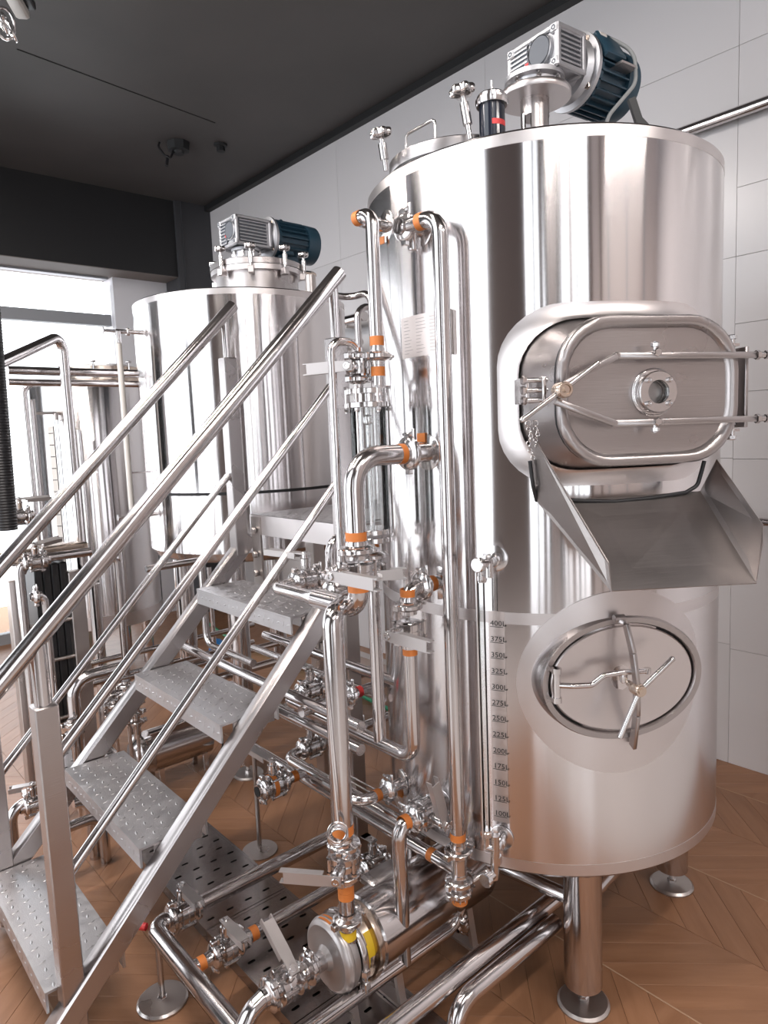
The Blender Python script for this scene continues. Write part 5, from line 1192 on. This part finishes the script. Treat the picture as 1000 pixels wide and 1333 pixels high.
butterfly('small lever valve low at the left edge', onY(44, 1048, 2.5), EX, .015, (0, 0, 1), (-.8, .3, .3), .06, clamps=False)
butterfly('lever valve over the black plates at the left', onY(45, 731, 2.95), EX, .018, (0, -.4, 1), (1, .3, .1), .10)
butterfly('lever valve by the black hose at the left edge', onY(25, 672, 3.3), EX, .020, (0, -.3, 1), (1, 0, .1), .12)
far_pipe('stub pipe behind the hose at the left edge', onY(-20, 672, 3.3), ('x', 12), r=.018)
for u, v0, v1, Y_, r_, lab in ((122, 760, 915, 3.4, .028, 'dark upright post left of the middle tank'), (40, 520, 700, 3.9, .02, 'upright pipe left of the smallest tank'), (103, 560, 760, 3.6, .012, 'thin upright pipe before the smallest tank'), (272, 738, 850, 3.4, .012, 'thin upright pipe under the middle tank')):
    q = onY(u, v0, Y_); pipe(lab, [q, V((q.x, q.y, 0))], r_, group='upright pipes at the back left')
# low clutter runs behind the far stringer
for u, v, Y_, u2, r_ in ((60, 905, 3.2, 330, .014), (100, 868, 3.3, 330, .014), (230, 872, 2.6, 420, .014), (150, 885, 3.0, 300, .018), (205, 905, 2.7, 420, .018)):
    q = onY(u, v, Y_); pipe({60: 'longest thin low pipe, farthest back behind the far stringer', 100: 'thin low pipe just above the longest one behind the far stringer', 230: 'highest thin low pipe, passing under the fourth tread', 150: 'thicker low pipe running behind the second pump', 205: 'thicker low pipe just above the second pump'}[u], [q, go(q, 'x', u2)], r_, group='pipes at the back left')
for u, v, lab in ((165, 905, 'topmost clamped union among the low pipes behind the far stringer'), (150, 930, 'middle clamped union below the topmost behind the far stringer'), (178, 940, 'clamped union nearest above the second pump end'), (95, 955, 'clamped union farthest left, by the thick elbow pipe')):
    q = onY(u, v, 2.7); t = thing('pipe_union', lab, 'pipe fitting', q, 'small unions behind the far stringer'); b = MB(); b.cyl(q - EZ * .05, q + EZ * .05, .014, seg=12); b.cyl(V((q.x, q.y, 0)), q, .007, seg=8); part('tube', b, 'mirror', t); clamp(t, q, EZ, .015); clamp(t, q + EZ * .04, EZ, .015, nut=False)
# second pump
P2_ = V((1.05, 2.72, .15)); pump2 = thing('pump', 'second pump, a horizontal steel cylinder on the floor behind the treads', 'pump', V((1.05, 2.72, 0)), 'stainless pumps')
a_, c_ = onZ(172, 985, .16), onZ(262, 973, .16); P2_ = V((a_.x, a_.y, .16))
b = MB(); b.lathe(P2_, EX, [(0, 0), (0, .055), (.02, .075), (.045, .078), (.05, .06), (.07, .06), (.07, .088), (.33, .088), (.345, .06), (.35, 0)], 40); part('body', b, 'pipe', pump2)
b = MB(); b.lathe(P2_ + EX * .02, EX, [(0, .07), (0, .085), (.012, .085), (.012, .07)], 36); part('band_clamp', b, 'mirror', pump2)
for x in (.10, .30):
    for sg in (-1, 1): b = MB(); b.bar(P2_ + V((x, sg * .05, -.07)), P2_ + V((x, sg * .06, -.16)), .012, .02, up=EX); part('foot', b, 'mirror', pump2)
b = MB(); b.cyl(P2_ + V((.03, 0, .06)), P2_ + V((.03, 0, .27)), .015, seg=16); part('outlet_pipe', b, 'pipe', pump2); clamp(pump2, P2_ + V((.03, 0, .22)), EZ, .015)
b = MB(); q = P2_ + V((.35, .0, .05)); b.tube([q, q + V((.04, -.02, .02)), q + V((.05, -.03, -.12)), q + V((.0, -.06, -.18))], .004, .04, 8); part('cable', b, 'rubber', pump2)
# black plates of the heat exchanger in its frame
hx = thing('plate_heat_exchanger', 'black plate heat exchanger in a grey frame at the left', 'heat exchanger', onY(75, 935, 3.1).xy.to_3d())
A0, B0 = onY(38, 735, 3.1), onY(100, 930, 3.1); zc = (A0.z + B0.z) / 2
n_pl = 4
for k in range(n_pl):
    x = A0.x + (B0.x - A0.x) * (k + .5) / n_pl; b = MB(); b.box((x, 3.14, zc), ((B0.x - A0.x) / n_pl * .95, .20, A0.z - B0.z), ch=.004); part('plate', b, 'hx', hx)
for z in (A0.z + .02, zc + .10, zc - .06, B0.z + .03): b = MB(); b.cyl((A0.x - .08, 3.03, z), (B0.x + .05, 3.03, z), .008, seg=10); part('tie_rod', b, 'dull', hx)
for x in (A0.x - .075, B0.x + .02): b = MB(); b.box((x, 3.03, A0.z / 2 - .02), (.06, .06, A0.z - .04), ch=.003); p_ = part('frame_post', b, 'dull', hx); b = MB(); b.box((x, 3.0, .012), (.07, .26, .02)); part('foot', b, 'dull', p_)
b = MB(); b.box(((A0.x + B0.x) / 2 - .03, 3.05, A0.z + .05), (B0.x - A0.x + .22, .10, .05), ch=.004); part('top_beam', b, 'bronze', hx)
# black corrugated hose
hz = thing('ribbed_hose', 'black ribbed hose hanging at the left edge', 'hose', onY(22, 690, 2.6)); q0, q1 = onY(-16, 385, 2.6), onY(9, 690, 2.6)
pts, rad = [], []
for k in range(161):
    pts.append(q0.lerp(q1, k / 160)); rad.append(.034 + (.0012 if k % 2 else -.0008))
b = MB(); b.sweep(pts, rad, 18); part('ribbed_tube', b, 'hose', hz)
# green hose, blue float
b = MB(); gh = thing('green_hose', 'thin green hose lying on the floor under the platform', 'hose', onZ(300, 832, .015))
b.tube([onZ(255, 800, .015), onZ(300, 832, .015), onZ(400, 872, .015), onZ(460, 900, .015), onZ(510, 925, .015)], .011, .1, 10); part('tube', b, 'green', gh)
q = onZ(282, 840, .05); bf = thing('blue_float', 'small blue round float on the floor beside the green hose', 'float', q - EZ * .05); b = MB(); b.lathe(q - EZ * .05, EZ, [(0, 0), (0, .045), (.02, .055), (.07, .05), (.09, .03), (.10, 0)], 24); part('body', b, 'bluep', bf)
# fittings between the near stair post and the upright pipes, against the far wall
far2 = lambda lab, P, *st, r=.015, **k: pipe(lab, route(P, *st), r, .05, group='pipes seen between stair post and tall pipes', **k)
far2('bent tube crossing high behind the near stair post', onY(437, 385, 2.22), ('x', 456), ('y', 483), ('Z', 1.178), r=.014)
far2('dark hooked tube beside the tall left pipe', V((onY(468, 470, 2.0).x, 2.0, 1.178)), ('z', 398), ('x', 484), r=.013)
t = far2('pale horizontal pipe against the far wall', onX(420, 425, 2.8), ('y', 475), r=.03); q = onX(450, 425, 2.8); b = MB(); b.cyl(q, V((WX, q.y, q.z)), .01, seg=10); part('bracket', b, 'dull', t)
t = far2('second pale pipe lower against the far wall', onX(420, 455, 2.8), ('y', 470), r=.022); q = onX(450, 455, 2.8); b = MB(); b.cyl(q, V((WX, q.y, q.z)), .01, seg=10); part('bracket', b, 'dull', t)
far2('upright pipe hidden behind the near stair post', onY(437, 400, 2.1), ('Z', 1.178), r=.022)

# ================================================================== wall pipe, ceiling fixtures
w0, w1 = onX(872, 172, WX - .05), onX(1000, 132, WX - .05)
wp = thing('wall_pipe', 'long polished pipe fixed high along the white panel wall', 'pipe', w1); b = MB(); b.cyl((WX - .05, w0.y + .9, w1.z), (WX - .05, -.5, w1.z), .021, seg=16); part('tube', b, 'pipe', wp)
for y in (w0.y + .3, w1.y - .4): b = MB(); b.cyl((WX - .05, y, w1.z), (WX, y, w1.z), .008, seg=10); part('bracket', b, 'dull', wp)
w2 = onX(1000, 680, WX - .05); wp = thing('wall_pipe', 'short lower pipe stub on the panel wall at the right edge', 'pipe', w2); b = MB(); b.cyl((WX - .05, w2.y + .03, w2.z), (WX - .05, w2.y - .5, w2.z), .016, seg=14); part('tube', b, 'pipe', wp); b = MB(); b.cyl((WX - .05, w2.y - .1, w2.z), (WX, w2.y - .1, w2.z), .008, seg=10); part('bracket', b, 'dull', wp)
j = onZ(232, 186, CEIL); jb = thing('junction_box', 'black junction box with a dangling cable on the ceiling', 'junction box', j)
b = MB(); b.lathe(j, -EZ, [(0, 0), (0, .075), (.05, .07), (.055, .04), (.07, .035), (.07, 0)], 8); part('box', b, 'beam', jb)
b = MB(); b.tube([j + V((-.10, .06, -.002)), j + V((-.12, .04, -.04)), j + V((-.10, 0, -.10)), j + V((-.07, -.02, -.12)), j + V((-.04, -.0, -.06))], .007, .03, 8); b.cyl(j + V((-.08, 0, -.10)), j + V((-.10, -.02, -.17)), .010, seg=10); part('cable', b, 'rubber', jb)
s_ = onZ(287, 188, CEIL); sp_ = thing('ceiling_stub', 'small black stub fitting on the ceiling beside the junction box', 'ceiling fitting', s_); b = MB(); b.lathe(s_, -EZ, [(0, 0), (0, .045), (.012, .045), (.016, .028), (.045, .030), (.05, .0)], 8); part('body', b, 'beam', sp_)
a_, c_ = onZ(8, -20, CEIL - .25), onZ(30, 20, CEIL - .25)
cl = thing('ceiling_lamp', 'pale bar lamp with a clear chain guard at the top left corner', 'lamp', (a_ + c_) / 2)
b = MB(); dd = (c_ - a_).normalized(); a2 = a_ - dd * .4; b.bar(a2, c_, .05, .035, up=EZ, ch=.006); part('lamp_bar', b, 'lampwhite', cl)
b = MB(); b.bar(a2 + V((.02, -.02, .03)), c_ + V((.02, -.02, .03)), .05, .03, up=EZ, ch=.004); part('lamp_back', b, 'hx', cl)
b = MB(); b.cyl(a2 + EZ * .02, V((a2.x, a2.y, CEIL)), .005, seg=8); b.cyl((a_ + c_) / 2 + EZ * .02, V(((a_ + c_).x / 2, (a_ + c_).y / 2, CEIL)), .005, seg=8); part('hanger', b, 'dull', cl)
q = onZ(8, 34, CEIL - .25); b = MB()
for k in range(3): b.torus(onZ(0 + 6 * k, 26 + 5 * k, CEIL - .25), V((.3, .8, .4)) if k % 2 else V((.8, -.3, .4)), .035, .006, 18, 8, sx=1.5)
part('chain', b, 'mirror', cl)
